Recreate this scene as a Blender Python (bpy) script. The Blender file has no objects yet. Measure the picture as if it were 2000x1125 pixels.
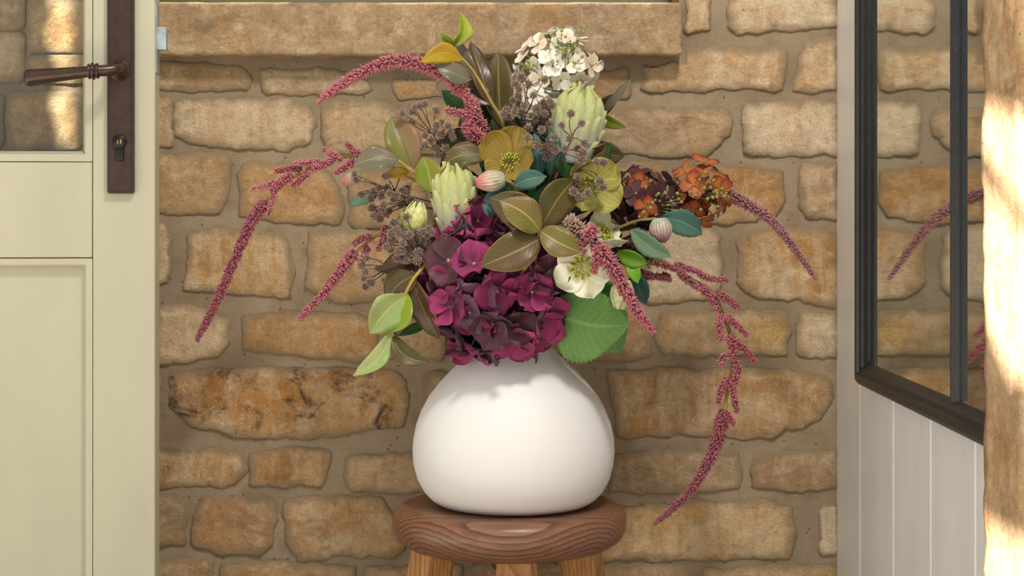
import bpy, math, random
from mathutils import Vector, Matrix, Euler, noise as mn
rnd = random.Random(7)
PI = math.pi
S = bpy.context.scene
COL = S.collection

# ------------------------------------------------------------------ camera
F, D, HY, CZ = 3200.0, 2.13, 413.0, 0.84      # focal length in px, distance to stool, horizon row, eye height
cam_d = bpy.data.cameras.new('camera'); cam = bpy.data.objects.new('camera', cam_d); COL.objects.link(cam)
cam_d.sensor_width = 36; cam_d.lens = F / 2000 * 36
cam_d.shift_y = -(562.5 - HY) / 2000
cam.location = (0, -D, CZ); cam.rotation_euler = (PI / 2, 0, 0)
cam_d.clip_start = 0.02
S.camera = cam
# ------------------------------------------------------------------ world, sun, added key lamp, exposure
W = bpy.data.worlds.new('World'); S.world = W; W.use_nodes = True
bg = W.node_tree.nodes['Background']; bg.inputs[0].default_value = (0.88, 0.94, 1.0, 1); bg.inputs[1].default_value = 0.84
TO_SUN = Vector((-0.55, -0.45, 0.70)).normalized()
sd = bpy.data.lights.new('sun', 'SUN'); sd.energy = 34; sd.angle = math.radians(0.53); sd.color = (1, 0.95, 0.86)
sun = bpy.data.objects.new('sun', sd); COL.objects.link(sun)
sun.rotation_euler = TO_SUN.to_track_quat('Z', 'Y').to_euler()
ad = bpy.data.lights.new('added_key_lamp', 'AREA'); ad.shape = 'RECTANGLE'; ad.size = 0.22; ad.size_y = 0.22; ad.energy = 29; ad.color = (1, 0.97, 0.93)  # added soft key lamp, hung under the closed ceiling out of view
al = bpy.data.objects.new('added_key_lamp', ad); COL.objects.link(al); al.location = (0.32, -1.05, 2.36)
al.rotation_euler = (Vector((0.32, -1.05, 2.36)) - Vector((0, 0, 0.65))).to_track_quat('Z', 'Y').to_euler()
S.cycles.max_bounces = 6; S.cycles.diffuse_bounces = 3; S.cycles.glossy_bounces = 3; S.cycles.caustics_reflective = False; S.cycles.caustics_refractive = False
S.view_settings.view_transform = 'Standard'; S.view_settings.look = 'None'
S.view_settings.exposure = -0.12; S.view_settings.gamma = 1.0; S.view_settings.use_curve_mapping = False

# ------------------------------------------------------------------ helpers
def lin(c):
    return tuple(((v / 255) / 12.92 if v / 255 <= 0.04045 else ((v / 255 + 0.055) / 1.055) ** 2.4) for v in c)
def rgba(c): return lin(c) + (1,)
def PT(px, py, Y=0.0):
    d = Y + D
    return Vector(((px - 1000) * d / F, Y, CZ - (py - HY) * d / F))
def SZ(p, Y=0.0): return p * (Y + D) / F
def wloc(o):
    v = Vector((0, 0, 0))
    while o is not None:
        v += o.location; o = o.parent
    return v
def empty(name, loc):
    o = bpy.data.objects.new(name, None); COL.objects.link(o); o.location = loc; o.empty_display_size = 0.02
    return o
def mesh(verts, faces, uvs=None, cols=None, smooth=True, name='mesh'):
    m = bpy.data.meshes.new(name); m.from_pydata([tuple(v) for v in verts], [], faces)
    if smooth: m.polygons.foreach_set('use_smooth', [True] * len(m.polygons))
    if uvs:
        ul = m.uv_layers.new(name='UVMap')
        for l in m.loops: ul.data[l.index].uv = uvs[l.vertex_index]
    if cols:
        ca = m.color_attributes.new('Col', 'FLOAT_COLOR', 'POINT')
        for i, c in enumerate(cols): ca.data[i].color = (c[0], c[1], c[2], 1)
    m.update(); return m
def link(name, me, mat, parent=None, solid=0):
    o = bpy.data.objects.new(name, me); COL.objects.link(o)
    if mat and not me.materials: me.materials.append(mat)
    if parent: o.parent = parent
    if solid:
        md = o.modifiers.new('thickness', 'SOLIDIFY'); md.thickness = solid; md.offset = 0
    return o
def obj(name, verts, faces, mat, parent=None, uvs=None, cols=None, smooth=True, solid=0):
    """verts are world coordinates; parents only translate"""
    if parent:
        L = wloc(parent); verts = [Vector(v) - L for v in verts]
    return link(name, mesh(verts, faces, uvs, cols, smooth, name), mat, parent, solid)
def tag(o, label=None, cat=None, group=None, kind=None):
    if label: o['label'] = label
    if cat: o['category'] = cat
    if group: o['group'] = group
    if kind: o['kind'] = kind
    return o
def box_vf(x0, x1, y0, y1, z0, z1, b=0.0):
    """box, optional chamfer b"""
    if b <= 0:
        v = [(x, y, z) for x in (x0, x1) for y in (y0, y1) for z in (z0, z1)]
        f = [(0, 1, 3, 2), (4, 6, 7, 5), (0, 4, 5, 1), (2, 3, 7, 6), (0, 2, 6, 4), (1, 5, 7, 3)]
        return v, f
    import bmesh
    bm = bmesh.new(); bmesh.ops.create_cube(bm, size=1)
    for q in bm.verts:
        q.co = Vector(((x0 + x1) / 2 + q.co.x * (x1 - x0), (y0 + y1) / 2 + q.co.y * (y1 - y0), (z0 + z1) / 2 + q.co.z * (z1 - z0)))
    bmesh.ops.bevel(bm, geom=bm.edges[:], offset=b, segments=2, affect='EDGES', profile=0.5)
    bm.verts.index_update()
    v = [q.co.copy() for q in bm.verts]; f = [[q.index for q in p.verts] for p in bm.faces]; bm.free()
    return v, f
def tube_vf(pts, radii, n=8, cap=True):
    pts = [Vector(p) for p in pts]; V = []; Fc = []
    prev = None
    for i, p in enumerate(pts):
        t = (pts[min(i + 1, len(pts) - 1)] - pts[max(i - 1, 0)]).normalized()
        if prev is None:
            a = t.orthogonal().normalized()
        else:
            a = (prev - t * prev.dot(t)).normalized()
        prev = a; b = t.cross(a)
        r = radii[i] if hasattr(radii, '__len__') else radii
        for k in range(n):
            g = 2 * PI * k / n; V.append(p + a * math.cos(g) * r + b * math.sin(g) * r)
    for i in range(len(pts) - 1):
        for k in range(n):
            Fc.append((i * n + k, i * n + (k + 1) % n, (i + 1) * n + (k + 1) % n, (i + 1) * n + k))
    if cap:
        Fc.append(tuple(range(n - 1, -1, -1))); Fc.append(tuple(range((len(pts) - 1) * n, len(pts) * n)))
    return V, Fc
def spline(pts, n):
    """Catmull-Rom through pts, n samples"""
    pts = [Vector(p) for p in pts]; P = [pts[0] * 2 - pts[1]] + pts + [pts[-1] * 2 - pts[-2]]
    out = []
    for i in range(n):
        s = i / (n - 1) * (len(pts) - 1); k = min(int(s), len(pts) - 2); t = s - k
        a, b, c, d = P[k:k + 4]
        out.append(0.5 * (2 * b + (c - a) * t + (2 * a - 5 * b + 4 * c - d) * t * t + (3 * b - a - 3 * c + d) * t ** 3))
    return out
def join(parts):
    V = []; Fc = []
    for v, f in parts:
        o = len(V); V += [Vector(q) for q in v]; Fc += [tuple(i + o for i in p) for p in f]
    return V, Fc
def lathe_vf(prof, n=64, c=(0, 0, 0), wob=0.0):
    V = []; Fc = []
    for h, r in prof:
        for k in range(n):
            g = 2 * PI * k / n; rr = r * (1 + wob * math.sin(2 * g + 0.6))
            V.append((c[0] + rr * math.cos(g), c[1] + rr * math.sin(g), c[2] + h))
    for i in range(len(prof) - 1):
        for k in range(n): Fc.append((i * n + k, i * n + (k + 1) % n, (i + 1) * n + (k + 1) % n, (i + 1) * n + k))
    return V, Fc

# ------------------------------------------------------------------ materials
class NT:
    def __init__(s, name):
        s.m = bpy.data.materials.new(name); s.m.use_nodes = True; s.t = s.m.node_tree; s.p = s.t.nodes['Principled BSDF']
        s.o = s.t.nodes['Material Output']
    def n(s, typ, **kw):
        q = s.t.nodes.new(typ)
        for k, v in kw.items():
            if k.startswith('i_'):
                k = k[2:].replace('_', ' ')
                q.inputs[int(k) if k.isdigit() else k].default_value = v
            else: setattr(q, k, v)
        return q
    def l(s, a, b): s.t.links.new(a, b)
    def ramp(s, fac, stops, interp='LINEAR'):
        r = s.n('ShaderNodeValToRGB'); r.color_ramp.interpolation = interp; e = r.color_ramp.elements
        while len(e) < len(stops): e.new(0.5)
        for q, (p, c) in zip(e, stops):
            q.position = p; q.color = c if len(c) == 4 else tuple(c) + (1,)
        s.l(fac, r.inputs[0]); return r.outputs[0]
    def mix(s, fac, a, b, blend='MIX'):
        q = s.n('ShaderNodeMix', data_type='RGBA', blend_type=blend)
        for inp, v in ((q.inputs['Factor'], fac), (q.inputs['A'], a), (q.inputs['B'], b)):
            if hasattr(v, 'node'): s.l(v, inp)
            else: inp.default_value = v
        return q.outputs['Result']
    def math(s, op, a, b=0.0, c=0.0):
        q = s.n('ShaderNodeMath', operation=op)
        for i, v in enumerate((a, b, c)):
            if hasattr(v, 'node'): s.l(v, q.inputs[i])
            else: q.inputs[i].default_value = v
        return q.outputs[0]
    def noise(s, vec, scale, detail=4, rough=0.55, dist=0.0):
        q = s.n('ShaderNodeTexNoise', i_Scale=scale, i_Detail=detail, i_Roughness=rough, i_Distortion=dist)
        if vec is not None: s.l(vec, q.inputs['Vector'])
        return q.outputs[0]
    def mapv(s, vec, sc=(1, 1, 1), loc=(0, 0, 0), rot=(0, 0, 0)):
        q = s.n('ShaderNodeMapping'); q.inputs['Scale'].default_value = sc; q.inputs['Location'].default_value = loc; q.inputs['Rotation'].default_value = rot
        s.l(vec, q.inputs[0]); return q.outputs[0]
    def pos(s): return s.n('ShaderNodeNewGeometry').outputs['Position']
    def bump(s, h, strength=0.5, dist=0.003):
        q = s.n('ShaderNodeBump'); q.inputs['Strength'].default_value = strength; q.inputs['Distance'].default_value = dist
        s.l(h, q.inputs['Height']); s.l(q.outputs[0], s.p.inputs['Normal'])
    def col(s, c):
        if hasattr(c, 'node'): s.l(c, s.p.inputs['Base Color'])
        else: s.p.inputs['Base Color'].default_value = c
    def set(s, **kw):
        for k, v in kw.items(): s.p.inputs[k.replace('_', ' ')].default_value = v
K0, K1 = (0, 0, 0, 1), (1, 1, 1, 1)

def stone_mat():
    t = NT('honey_limestone'); p = t.pos()
    oi = t.n('ShaderNodeObjectInfo'); base = oi.outputs['Color']
    at = t.n('ShaderNodeAttribute', attribute_type='OBJECT', attribute_name='stain').outputs['Fac']
    ast = t.n('ShaderNodeAttribute', attribute_type='OBJECT', attribute_name='streak').outputs['Fac']
    big = t.noise(p, 15, 7, 0.66, 0.8)
    c = t.mix(t.ramp(big, [(0.38, K0), (0.62, K1)]), base, t.mix(0.45, base, rgba((206, 180, 144))))
    dark = t.noise(t.mapv(p, (1, 1, 1.6), (3, 1, 2)), 26, 6, 0.65, 0.4)
    c = t.mix(t.math('MULTIPLY', t.ramp(dark, [(0.5, K0), (0.72, K1)]), 0.55), c, t.mix(1.0, c, rgba((190, 182, 172)), 'MULTIPLY'))
    wp = t.noise(t.mapv(p, (1, 1, 1.2), (8, 3, 1)), 21, 7, 0.7, 0.6)
    c = t.mix(t.math('MULTIPLY', t.ramp(wp, [(0.51, K0), (0.64, K1)]), 0.65), c, rgba((216, 192, 156)))
    ob = t.noise(t.mapv(p, (1, 1, 1), (2, 9, 5)), 9, 5, 0.65, 0.5)
    c = t.mix(t.math('MULTIPLY', t.ramp(ob, [(0.5, K0), (0.64, K1)]), 0.38), c, rgba((198, 142, 82)))
    # whitish lime streaks running down
    sv = t.noise(t.mapv(p, (60, 60, 11)), 1.0, 5, 0.6, 0.5)
    sb = t.noise(t.mapv(p, (9, 9, 12), (5, 2, 7)), 1.0, 3, 0.5)
    sm = t.math('MULTIPLY', t.ramp(t.math('ADD', t.math('MULTIPLY', sv, 0.55), t.math('MULTIPLY', sb, 0.55)), [(0.5, K0), (0.64, K1)]), ast)
    c = t.mix(sm, c, rgba((226, 203, 170)))
    # fine mottling
    mo = t.noise(t.mapv(p, (1, 1, 1.25), (6, 6, 1)), 75, 8, 0.78, 0.5)
    c = t.mix(0.75, c, t.mix(1.0, c, t.ramp(mo, [(0.30, (0.70, 0.67, 0.64, 1)), (0.48, (1.06, 1.06, 1.06, 1)), (0.68, (1.36, 1.36, 1.36, 1))]), 'MULTIPLY'))
    # grain
    g = t.noise(p, 420, 3, 0.7)
    c = t.mix(0.5, c, t.mix(1.0, c, t.ramp(g, [(0.25, (0.55, 0.52, 0.5, 1)), (0.75, (1.3, 1.3, 1.3, 1))]), 'MULTIPLY'))
    g2 = t.noise(p, 130, 4, 0.7, 0.8)
    c = t.mix(t.ramp(g2, [(0.62, K0), (0.74, (0.75,) * 3 + (1,))]), c, t.mix(1.0, c, rgba((150, 132, 116)), 'MULTIPLY'))
    # mortar smeared over the edges of the stone
    uv = t.n('ShaderNodeUVMap').outputs[0]; spx = t.n('ShaderNodeSeparateXYZ'); t.l(uv, spx.inputs[0])
    ed = t.math('ADD', spx.outputs[1], t.math('MULTIPLY', t.math('SUBTRACT', t.noise(t.mapv(p, (1, 1, 1), (4, 4, 4)), 28, 5, 0.65), 0.5), 1.25))
    c = t.mix(t.ramp(ed, [(0.2, (0.92,) * 3 + (1,)), (0.8, K0)]), c, rgba((158, 136, 106)))
    # dark lichen stain
    st = t.noise(t.mapv(p, (1, 1, 1.3), (1.7, 0, 0.35)), 19, 7, 0.72, 0.7)
    c = t.mix(t.math('MULTIPLY', t.ramp(st, [(0.53, K0), (0.66, K1)]), at), c, rgba((74, 66, 56)))
    t.col(c); t.set(Roughness=0.92); t.p.inputs['Specular IOR Level'].default_value = 0.15
    h = t.math('ADD', t.math('MULTIPLY', t.math('ADD', g2, t.math('MULTIPLY', mo, 1.6)), 0.6), t.math('ADD', t.math('MULTIPLY', g, 0.35), dark))
    t.bump(h, 0.8, 0.004)
    return t.m
def mortar_mat():
    t = NT('lime_mortar'); p = t.pos()
    big = t.noise(p, 7, 4, 0.6, 0.3); c = t.ramp(big, [(0.3, rgba((144, 126, 103))), (0.7, rgba((172, 153, 127)))])
    m2 = t.noise(p, 30, 5, 0.65)
    c = t.mix(t.ramp(m2, [(0.5, K0), (0.72, (0.6,) * 3 + (1,))]), c, rgba((128, 106, 80)))
    g = t.noise(p, 480, 2, 0.7)
    c = t.mix(0.4, c, t.mix(1.0, c, t.ramp(g, [(0.3, (0.6, 0.58, 0.55, 1)), (0.7, (1.25, 1.25, 1.25, 1))]), 'MULTIPLY'))
    v = t.n('ShaderNodeTexVoronoi', i_Scale=55.0); t.l(p, v.inputs['Vector'])
    c = t.mix(t.ramp(v.outputs['Distance'], [(0.07, (0.7,) * 3 + (1,)), (0.13, K0)]), c, rgba((92, 74, 55)))
    t.col(c); t.set(Roughness=0.95); t.p.inputs['Specular IOR Level'].default_value = 0.1
    t.bump(t.math('ADD', m2, t.math('MULTIPLY', g, 0.3)), 0.6, 0.003)
    return t.m
def paint_mat(name, c, rough=0.45, grain=0.04):
    t = NT(name); p = t.pos(); n1 = t.noise(t.mapv(p, (3, 3, 0.8)), 6, 4)
    t.col(t.mix(t.ramp(n1, [(0.3, K0), (0.7, K1)]), rgba(c), rgba(tuple(min(255, v * (1 - grain)) for v in c))))
    t.set(Roughness=rough); t.bump(t.noise(t.mapv(p, (60, 60, 8)), 8, 3), 0.05, 0.001); return t.m
def metal_mat(name, c, rough=0.35, metallic=0.8, wear=None):
    t = NT(name); p = t.pos(); n1 = t.noise(p, 60, 5, 0.6)
    cc = t.mix(t.ramp(n1, [(0.35, K0), (0.7, K1)]), rgba(c), rgba(tuple(v * 1.2 for v in c)))
    if wear: cc = t.mix(t.ramp(t.noise(p, 240, 4, 0.7), [(0.6, K0), (0.72, (0.8,) * 3 + (1,))]), cc, rgba(wear))
    t.col(cc); t.set(Roughness=rough, Metallic=metallic); t.bump(n1, 0.08, 0.001); return t.m
def plain_mat(name, c, rough=0.5, var=0.12, scale=40, sub=0.0):
    t = NT(name); n1 = t.noise(t.pos(), scale, 4)
    t.col(t.mix(t.ramp(n1, [(0.3, K0), (0.7, K1)]), rgba(c), rgba(tuple(v * (1 - var) for v in c))))
    t.set(Roughness=rough); return t.m
def glass_mat():
    t = NT('clear_glass'); t.t.nodes.remove(t.p)
    tr = t.n('ShaderNodeBsdfTransparent'); tr.inputs[0].default_value = (0.93, 0.95, 0.94, 1)
    gl = t.n('ShaderNodeBsdfGlossy'); gl.inputs['Roughness'].default_value = 0.02
    lw = t.n('ShaderNodeLayerWeight'); mx = t.n('ShaderNodeMixShader')
    t.l(t.math('ADD', t.math('MULTIPLY', t.math('POWER', lw.outputs['Facing'], 5.0), 0.9), 0.03), mx.inputs[0]); t.l(tr.outputs[0], mx.inputs[1]); t.l(gl.outputs[0], mx.inputs[2]); t.l(mx.outputs[0], t.o.inputs[0])
    return t.m
def mirror_mat():
    t = NT('old_mirror_glass'); n1 = t.noise(t.pos(), 6, 3)
    t.col(t.mix(n1, (0.72, 0.77, 0.76, 1), (0.78, 0.82, 0.80, 1))); t.set(Metallic=1.0, Roughness=0.035); return t.m
def wood_mat(name, light, dark, axis, centre, scale, rough=0.4, fine=1.0):
    """growth rings around an axis (0=x,1=y,2=z) through centre"""
    t = NT(name); p = t.pos()
    wob = t.n('ShaderNodeTexNoise', i_Scale=7.0, i_Detail=3.0); t.l(p, wob.inputs[0])
    off = t.n('ShaderNodeVectorMath', operation='MULTIPLY_ADD'); t.l(wob.outputs['Color'], off.inputs[0]); off.inputs[1].default_value = (0.012,) * 3
    t.l(t.mapv(p, (1, 1, 1), tuple(-v for v in centre)), off.inputs[2])
    sc = [1, 1, 1]; sc[axis] = 0.06
    q = t.mapv(off.outputs[0], tuple(sc))
    w = t.n('ShaderNodeTexWave', wave_type='RINGS', rings_direction='SPHERICAL', wave_profile='SAW'); w.inputs['Scale'].default_value = scale
    w.inputs['Distortion'].default_value = 1.0; w.inputs['Detail'].default_value = 3; w.inputs['Detail Scale'].default_value = 2.0
    t.l(q, w.inputs[0])
    c = t.ramp(w.outputs[0], [(0.0, rgba(light)), (0.55, rgba(tuple((a * 2 + b) / 3 for a, b in zip(light, dark)))), (0.9, rgba(dark)), (1.0, rgba(light))])
    fs = [260, 260, 260]; fs[axis] = 12
    fib = t.noise(t.mapv(p, tuple(fs)), 1.0, 4, 0.65)
    c = t.mix(0.55 * fine, c, t.mix(1.0, c, t.ramp(fib, [(0.3, (0.55, 0.5, 0.48, 1)), (0.7, (1.25, 1.22, 1.2, 1))]), 'MULTIPLY'))
    t.col(c); t.set(Roughness=rough); t.bump(t.math('ADD', fib, w.outputs[0]), 0.15, 0.001)
    return t.m
def leaf_mat(name, a, b, rib=(150, 150, 80), edge=None, rough=0.42, veins=0.14, back=None, spec=0.34):
    """uv: x across the blade, y from base to tip"""
    t = NT(name); uv = t.n('ShaderNodeUVMap').outputs[0]; sp = t.n('ShaderNodeSeparateXYZ'); t.l(uv, sp.inputs[0])
    u, v = sp.outputs[0], sp.outputs[1]
    half = t.math('ABSOLUTE', t.math('SUBTRACT', u, 0.5))
    n1 = t.noise(t.pos(), 34, 4, 0.6, 0.4); oi = t.n('ShaderNodeObjectInfo')
    f = t.math('ADD', t.math('MULTIPLY', n1, 0.9), t.math('MULTIPLY', t.math('SUBTRACT', u, 0.5), 0.9))
    c = t.mix(t.ramp(f, [(0.3, K0), (0.66, K1)]), rgba(a), rgba(b))
    # side veins as fine chevrons
    ch = t.math('SINE', t.math('MULTIPLY', t.math('SUBTRACT', v, t.math('MULTIPLY', half, 0.55)), 62.0))
    c = t.mix(t.math('MULTIPLY', t.ramp(ch, [(0.86, K0), (1.0, K1)]), veins), c, rgba(rib))
    c = t.mix(t.math('MULTIPLY', t.ramp(half, [(0.012, K1), (0.035, K0)]), 0.75), c, rgba(rib))
    if edge: c = t.mix(t.ramp(half, [(0.455, K0), (0.5, K1)]), c, rgba(edge))
    c = t.mix(1.0, c, t.ramp(oi.outputs['Random'], [(0, (0.8, 0.8, 0.8, 1)), (1, (1.15, 1.15, 1.1, 1))]), 'MULTIPLY')
    if back:
        c = t.mix(t.n('ShaderNodeNewGeometry').outputs['Backfacing'], c, rgba(back))
    t.col(c); t.set(Roughness=rough); t.p.inputs['Specular IOR Level'].default_value = spec
    hh = t.math('ADD', t.math('MULTIPLY', t.ramp(half, [(0.0, K0), (0.05, K1)]), 0.5), t.math('MULTIPLY', ch, -0.05))
    t.bump(hh, 0.35, 0.0015)
    return t.m
def petal_mat(name, inner, outer, vein, rough=0.6, split=(0.2, 0.8), veins=0.3, tint=True):
    t = NT(name); uv = t.n('ShaderNodeUVMap').outputs[0]; sp = t.n('ShaderNodeSeparateXYZ'); t.l(uv, sp.inputs[0])
    u, v = sp.outputs[0], sp.outputs[1]; half = t.math('ABSOLUTE', t.math('SUBTRACT', u, 0.5))
    n1 = t.noise(t.pos(), 60, 3)
    rr = t.math('MAXIMUM', v, t.math('MULTIPLY', half, 2.0))
    f = t.math('ADD', rr, t.math('MULTIPLY', t.math('SUBTRACT', n1, 0.5), 0.5))
    c = t.ramp(f, [(split[0], rgba(inner)), (split[1], rgba(outer))])
    fan = t.math('SINE', t.math('MULTIPLY', t.math('DIVIDE', t.math('SUBTRACT', u, 0.5), t.math('ADD', v, 0.25)), 46.0))
    c = t.mix(t.math('MULTIPLY', t.ramp(fan, [(0.6, K0), (1.0, K1)]), veins), c, rgba(vein))
    if tint: c = t.mix(1.0, c, t.n('ShaderNodeObjectInfo').outputs['Color'], 'MULTIPLY')
    t.col(c); t.set(Roughness=rough); t.p.inputs['Specular IOR Level'].default_value = 0.3
    t.p.inputs['Sheen Weight'].default_value = 0.15
    t.bump(fan, 0.12, 0.001)
    return t.m
def vcol_mat(name, rough=0.7, sheen=0.3, scale=300):
    t = NT(name); a = t.n('ShaderNodeAttribute', attribute_name='Col').outputs['Color']
    n1 = t.noise(t.pos(), scale, 3)
    t.col(t.mix(1.0, a, t.ramp(n1, [(0.3, (0.75, 0.75, 0.75, 1)), (0.7, (1.2, 1.2, 1.2, 1))]), 'MULTIPLY'))
    t.set(Roughness=rough); t.p.inputs['Sheen Weight'].default_value = sheen; return t.m

M_STONE, M_MORTAR = stone_mat(), mortar_mat()
M_DOOR = paint_mat('sage_door_paint', (188, 183, 158), 0.42)
M_BOARD = paint_mat('pale_cream_board_paint', (242, 240, 237), 0.4)
M_OLIVE = paint_mat('olive_window_paint', (110, 108, 86), 0.5)
M_GLASS, M_MIRROR = glass_mat(), mirror_mat()
M_BRONZE = metal_mat('oil_rubbed_bronze', (70, 54, 46), 0.33, 0.7)
M_BLACKM = metal_mat('dark_cylinder_metal', (40, 36, 34), 0.4, 0.8)
M_BRASS = metal_mat('brass', (150, 118, 74), 0.4, 1.0)
M_STEEL = metal_mat('zinc_steel', (170, 178, 182), 0.42, 0.9)
M_FRAME = metal_mat('blackened_frame', (38, 37, 37), 0.42, 0.25, wear=(86, 82, 72))
M_FLOOR = plain_mat('floor_flagstone', (168, 162, 152), 0.7, 0.2, 4)
M_CEIL = plain_mat('ceiling_plaster', (222, 221, 217), 0.8, 0.05, 4)

# ------------------------------------------------------------------ setting: back wall
YW = 0.188
def WP(px, py, off=0.0): return PT(px, py, YW - off)
z_sill_b = WP(0, 108).z; z_sill_t = WP(0, 5).z
x_op1 = WP(1326, 0).x; x_op0 = -0.55
def mortar_grid(x0, x1, z0, z1, cell=0.012):
    nx = max(2, int((x1 - x0) / cell)); nz = max(2, int((z1 - z0) / cell)); V = []; Fc = []
    for j in range(nz + 1):
        for i in range(nx + 1):
            x = x0 + (x1 - x0) * i / nx; z = z0 + (z1 - z0) * j / nz
            dy = 0.0018 + 0.0018 * mn.fractal(Vector((x * 14, 3.1, z * 14)), 1.0, 2.0, 4)
            V.append((x, YW + dy, z))
    for j in range(nz):
        for i in range(nx):
            a = j * (nx + 1) + i; Fc.append((a, a + 1, a + nx + 2, a + nx + 1))
    return V, Fc
XR = 0.46      # plane of the boarded wall on the right
wall = tag(empty('wall_back', (0, YW, 0)), 'honey-coloured rubble stone wall with lime mortar joints', 'wall', kind='structure')
mv, mf = join([mortar_grid(-1.3, XR + 0.05, 0, z_sill_t), mortar_grid(x_op1 + 0.0, XR + 0.05, z_sill_t, 1.35), mortar_grid(-1.3, x_op0, z_sill_t, 1.35),
               box_vf(-1.3, XR + 0.1, YW + 0.01, YW + 0.3, 0, z_sill_t - 0.002), box_vf(x_op1, XR + 0.1, YW + 0.01, YW + 0.3, z_sill_t, 2.4),
               box_vf(-1.3, XR + 0.1, YW + 0.01, YW + 0.3, 2.1, 2.4), box_vf(-1.3, x_op0, YW + 0.01, YW + 0.3, z_sill_t, 2.1)])
obj('mortar_bed', mv, mf, M_MORTAR, wall)

def densify(poly, step):
    out = []
    for i, a in enumerate(poly):
        b = poly[(i + 1) % len(poly)]; L = math.hypot(b[0] - a[0], b[1] - a[1]); n = max(1, int(L / step))
        for k in range(n): out.append((a[0] + (b[0] - a[0]) * k / n, a[1] + (b[1] - a[1]) * k / n))
    return out
def smooth_poly(p, it=2):
    for _ in range(it):
        n = len(p); p = [((p[i - 1][0] + 2 * p[i][0] + p[(i + 1) % n][0]) / 4, (p[i - 1][1] + 2 * p[i][1] + p[(i + 1) % n][1]) / 4) for i in range(n)]
    return p
from mathutils.geometry import delaunay_2d_cdt
FLIP = False
def stone(poly, colour, proud=0.006, stain=0.0, streak=0.4, seed=0, step=7, rough=1.0, jit=7.0, grow=5, name='stone'):
    if len(poly) == 2:
        (x0, y0), (x1, y1) = poly
        r = min(x1 - x0, y1 - y0) * 0.11
        poly = [(x0 + r, y0), (x1 - r, y0), (x1, y0 + r), (x1, y1 - r), (x1 - r, y1), (x0 + r, y1), (x0, y1 - r), (x0, y0 + r)]
    bx = sum(a for a, _ in poly) / len(poly); by = sum(b for _, b in poly) / len(poly)
    poly = [(a + grow * (1 if a > bx else -1), b + grow * (1 if b > by else -1)) for a, b in poly]
    p = smooth_poly(densify(poly, step), 1)
    q = []
    for (x, y) in p:
        n1 = mn.noise_vector(Vector((x / 34, y / 34, seed * 1.7))); n2 = mn.noise_vector(Vector((x / 12, y / 12, seed * 1.7 + 9)))
        n3 = mn.noise_vector(Vector((x / 5, y / 5, seed * 1.7 + 19))) * 0.3
        q.append((x + (n1.x + n2.x * 0.55 + n3.x) * jit, y + (n1.y + n2.y * 0.55 + n3.y) * jit))
    cx = sum(a for a, _ in q) / len(q); cy = sum(b for _, b in q) / len(q); n = len(q)
    hw = (max(a for a, _ in q) - min(a for a, _ in q)) / 2; hh = (max(b for _, b in q) - min(b for _, b in q)) / 2
    V = []; Fc = []
    mh = min(hw, hh)
    rings = [(0, 0, -1), (0, 0, 0.0), (5, .14, .35), (13, .28, .75), (22, .42, 1.0)]
    def relief(X, Yp, f):
        rel = mn.fractal(Vector((X / 48, Yp / 40, seed * 3.3)), 0.9, 2.1, 5) * 0.0038 * rough
        return max(proud * f + rel * (0.3 + 0.7 * f), 0.0009 * f)
    last = []; uvs = []
    for ri, (ins, fr, f) in enumerate(rings):
        e = min(ins, fr * mh); sx, sy = 1 - e / hw, 1 - e / hh; last = []
        for (x, y) in q:
            X = cx + (x - cx) * sx; Yp = cy + (y - cy) * sy; last.append((X, Yp))
            V.append(WP(X, Yp, -0.012 if ri == 0 else relief(X, Yp, f))); uvs.append((0, (0, 0, .3, .6, .85)[ri]))
    for r in range(len(rings) - 1):
        for k in range(n): Fc.append((r * n + k, r * n + (k + 1) % n, (r + 1) * n + (k + 1) % n, (r + 1) * n + k))
    pts = [Vector(a) for a in last]; ed = [(k, (k + 1) % n) for k in range(n)]
    gx0, gx1 = min(a for a, _ in last), max(a for a, _ in last); gy0, gy1 = min(b for _, b in last), max(b for _, b in last); row = 0; gy = gy0 + 6
    while gy < gy1:
        gx = gx0 + (6 if row % 2 else 0)
        while gx < gx1: pts.append(Vector((gx, gy))); gx += 12
        gy += 10; row += 1
    dv, de, df, *_ = delaunay_2d_cdt(pts, ed, [], 1, 1e-4)
    def inq(p):
        r_ = False; j = n - 1
        for i in range(n):
            a, b = last[i], last[j]
            if (a[1] > p.y) != (b[1] > p.y) and p.x < (b[0] - a[0]) * (p.y - a[1]) / (b[1] - a[1]) + a[0]: r_ = not r_
            j = i
        return r_
    o0 = len(V)
    for v in dv: V.append(WP(v.x, v.y, relief(v.x, v.y, 1.0))); uvs.append((0, 1))
    for f in df:
        cc = sum((dv[i] for i in f), Vector((0, 0))) / len(f)
        if inq(cc): Fc.append(tuple(o0 + i for i in (reversed(f) if FLIP else f)))
    Fc = [tuple(reversed(f)) for f in Fc]
    o = obj(name, V, Fc, M_STONE, wall, uvs=uvs)
    o.color = rgba(colour); o['stain'] = float(stain); o['streak'] = float(streak)
    return o
OR, TAN, PALE, CREAM, BRN, PINK, GRY = (192, 142, 84), (186, 148, 102), (206, 178, 140), (218, 198, 168), (168, 138, 102), (190, 158, 124), (170, 146, 114)
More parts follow.
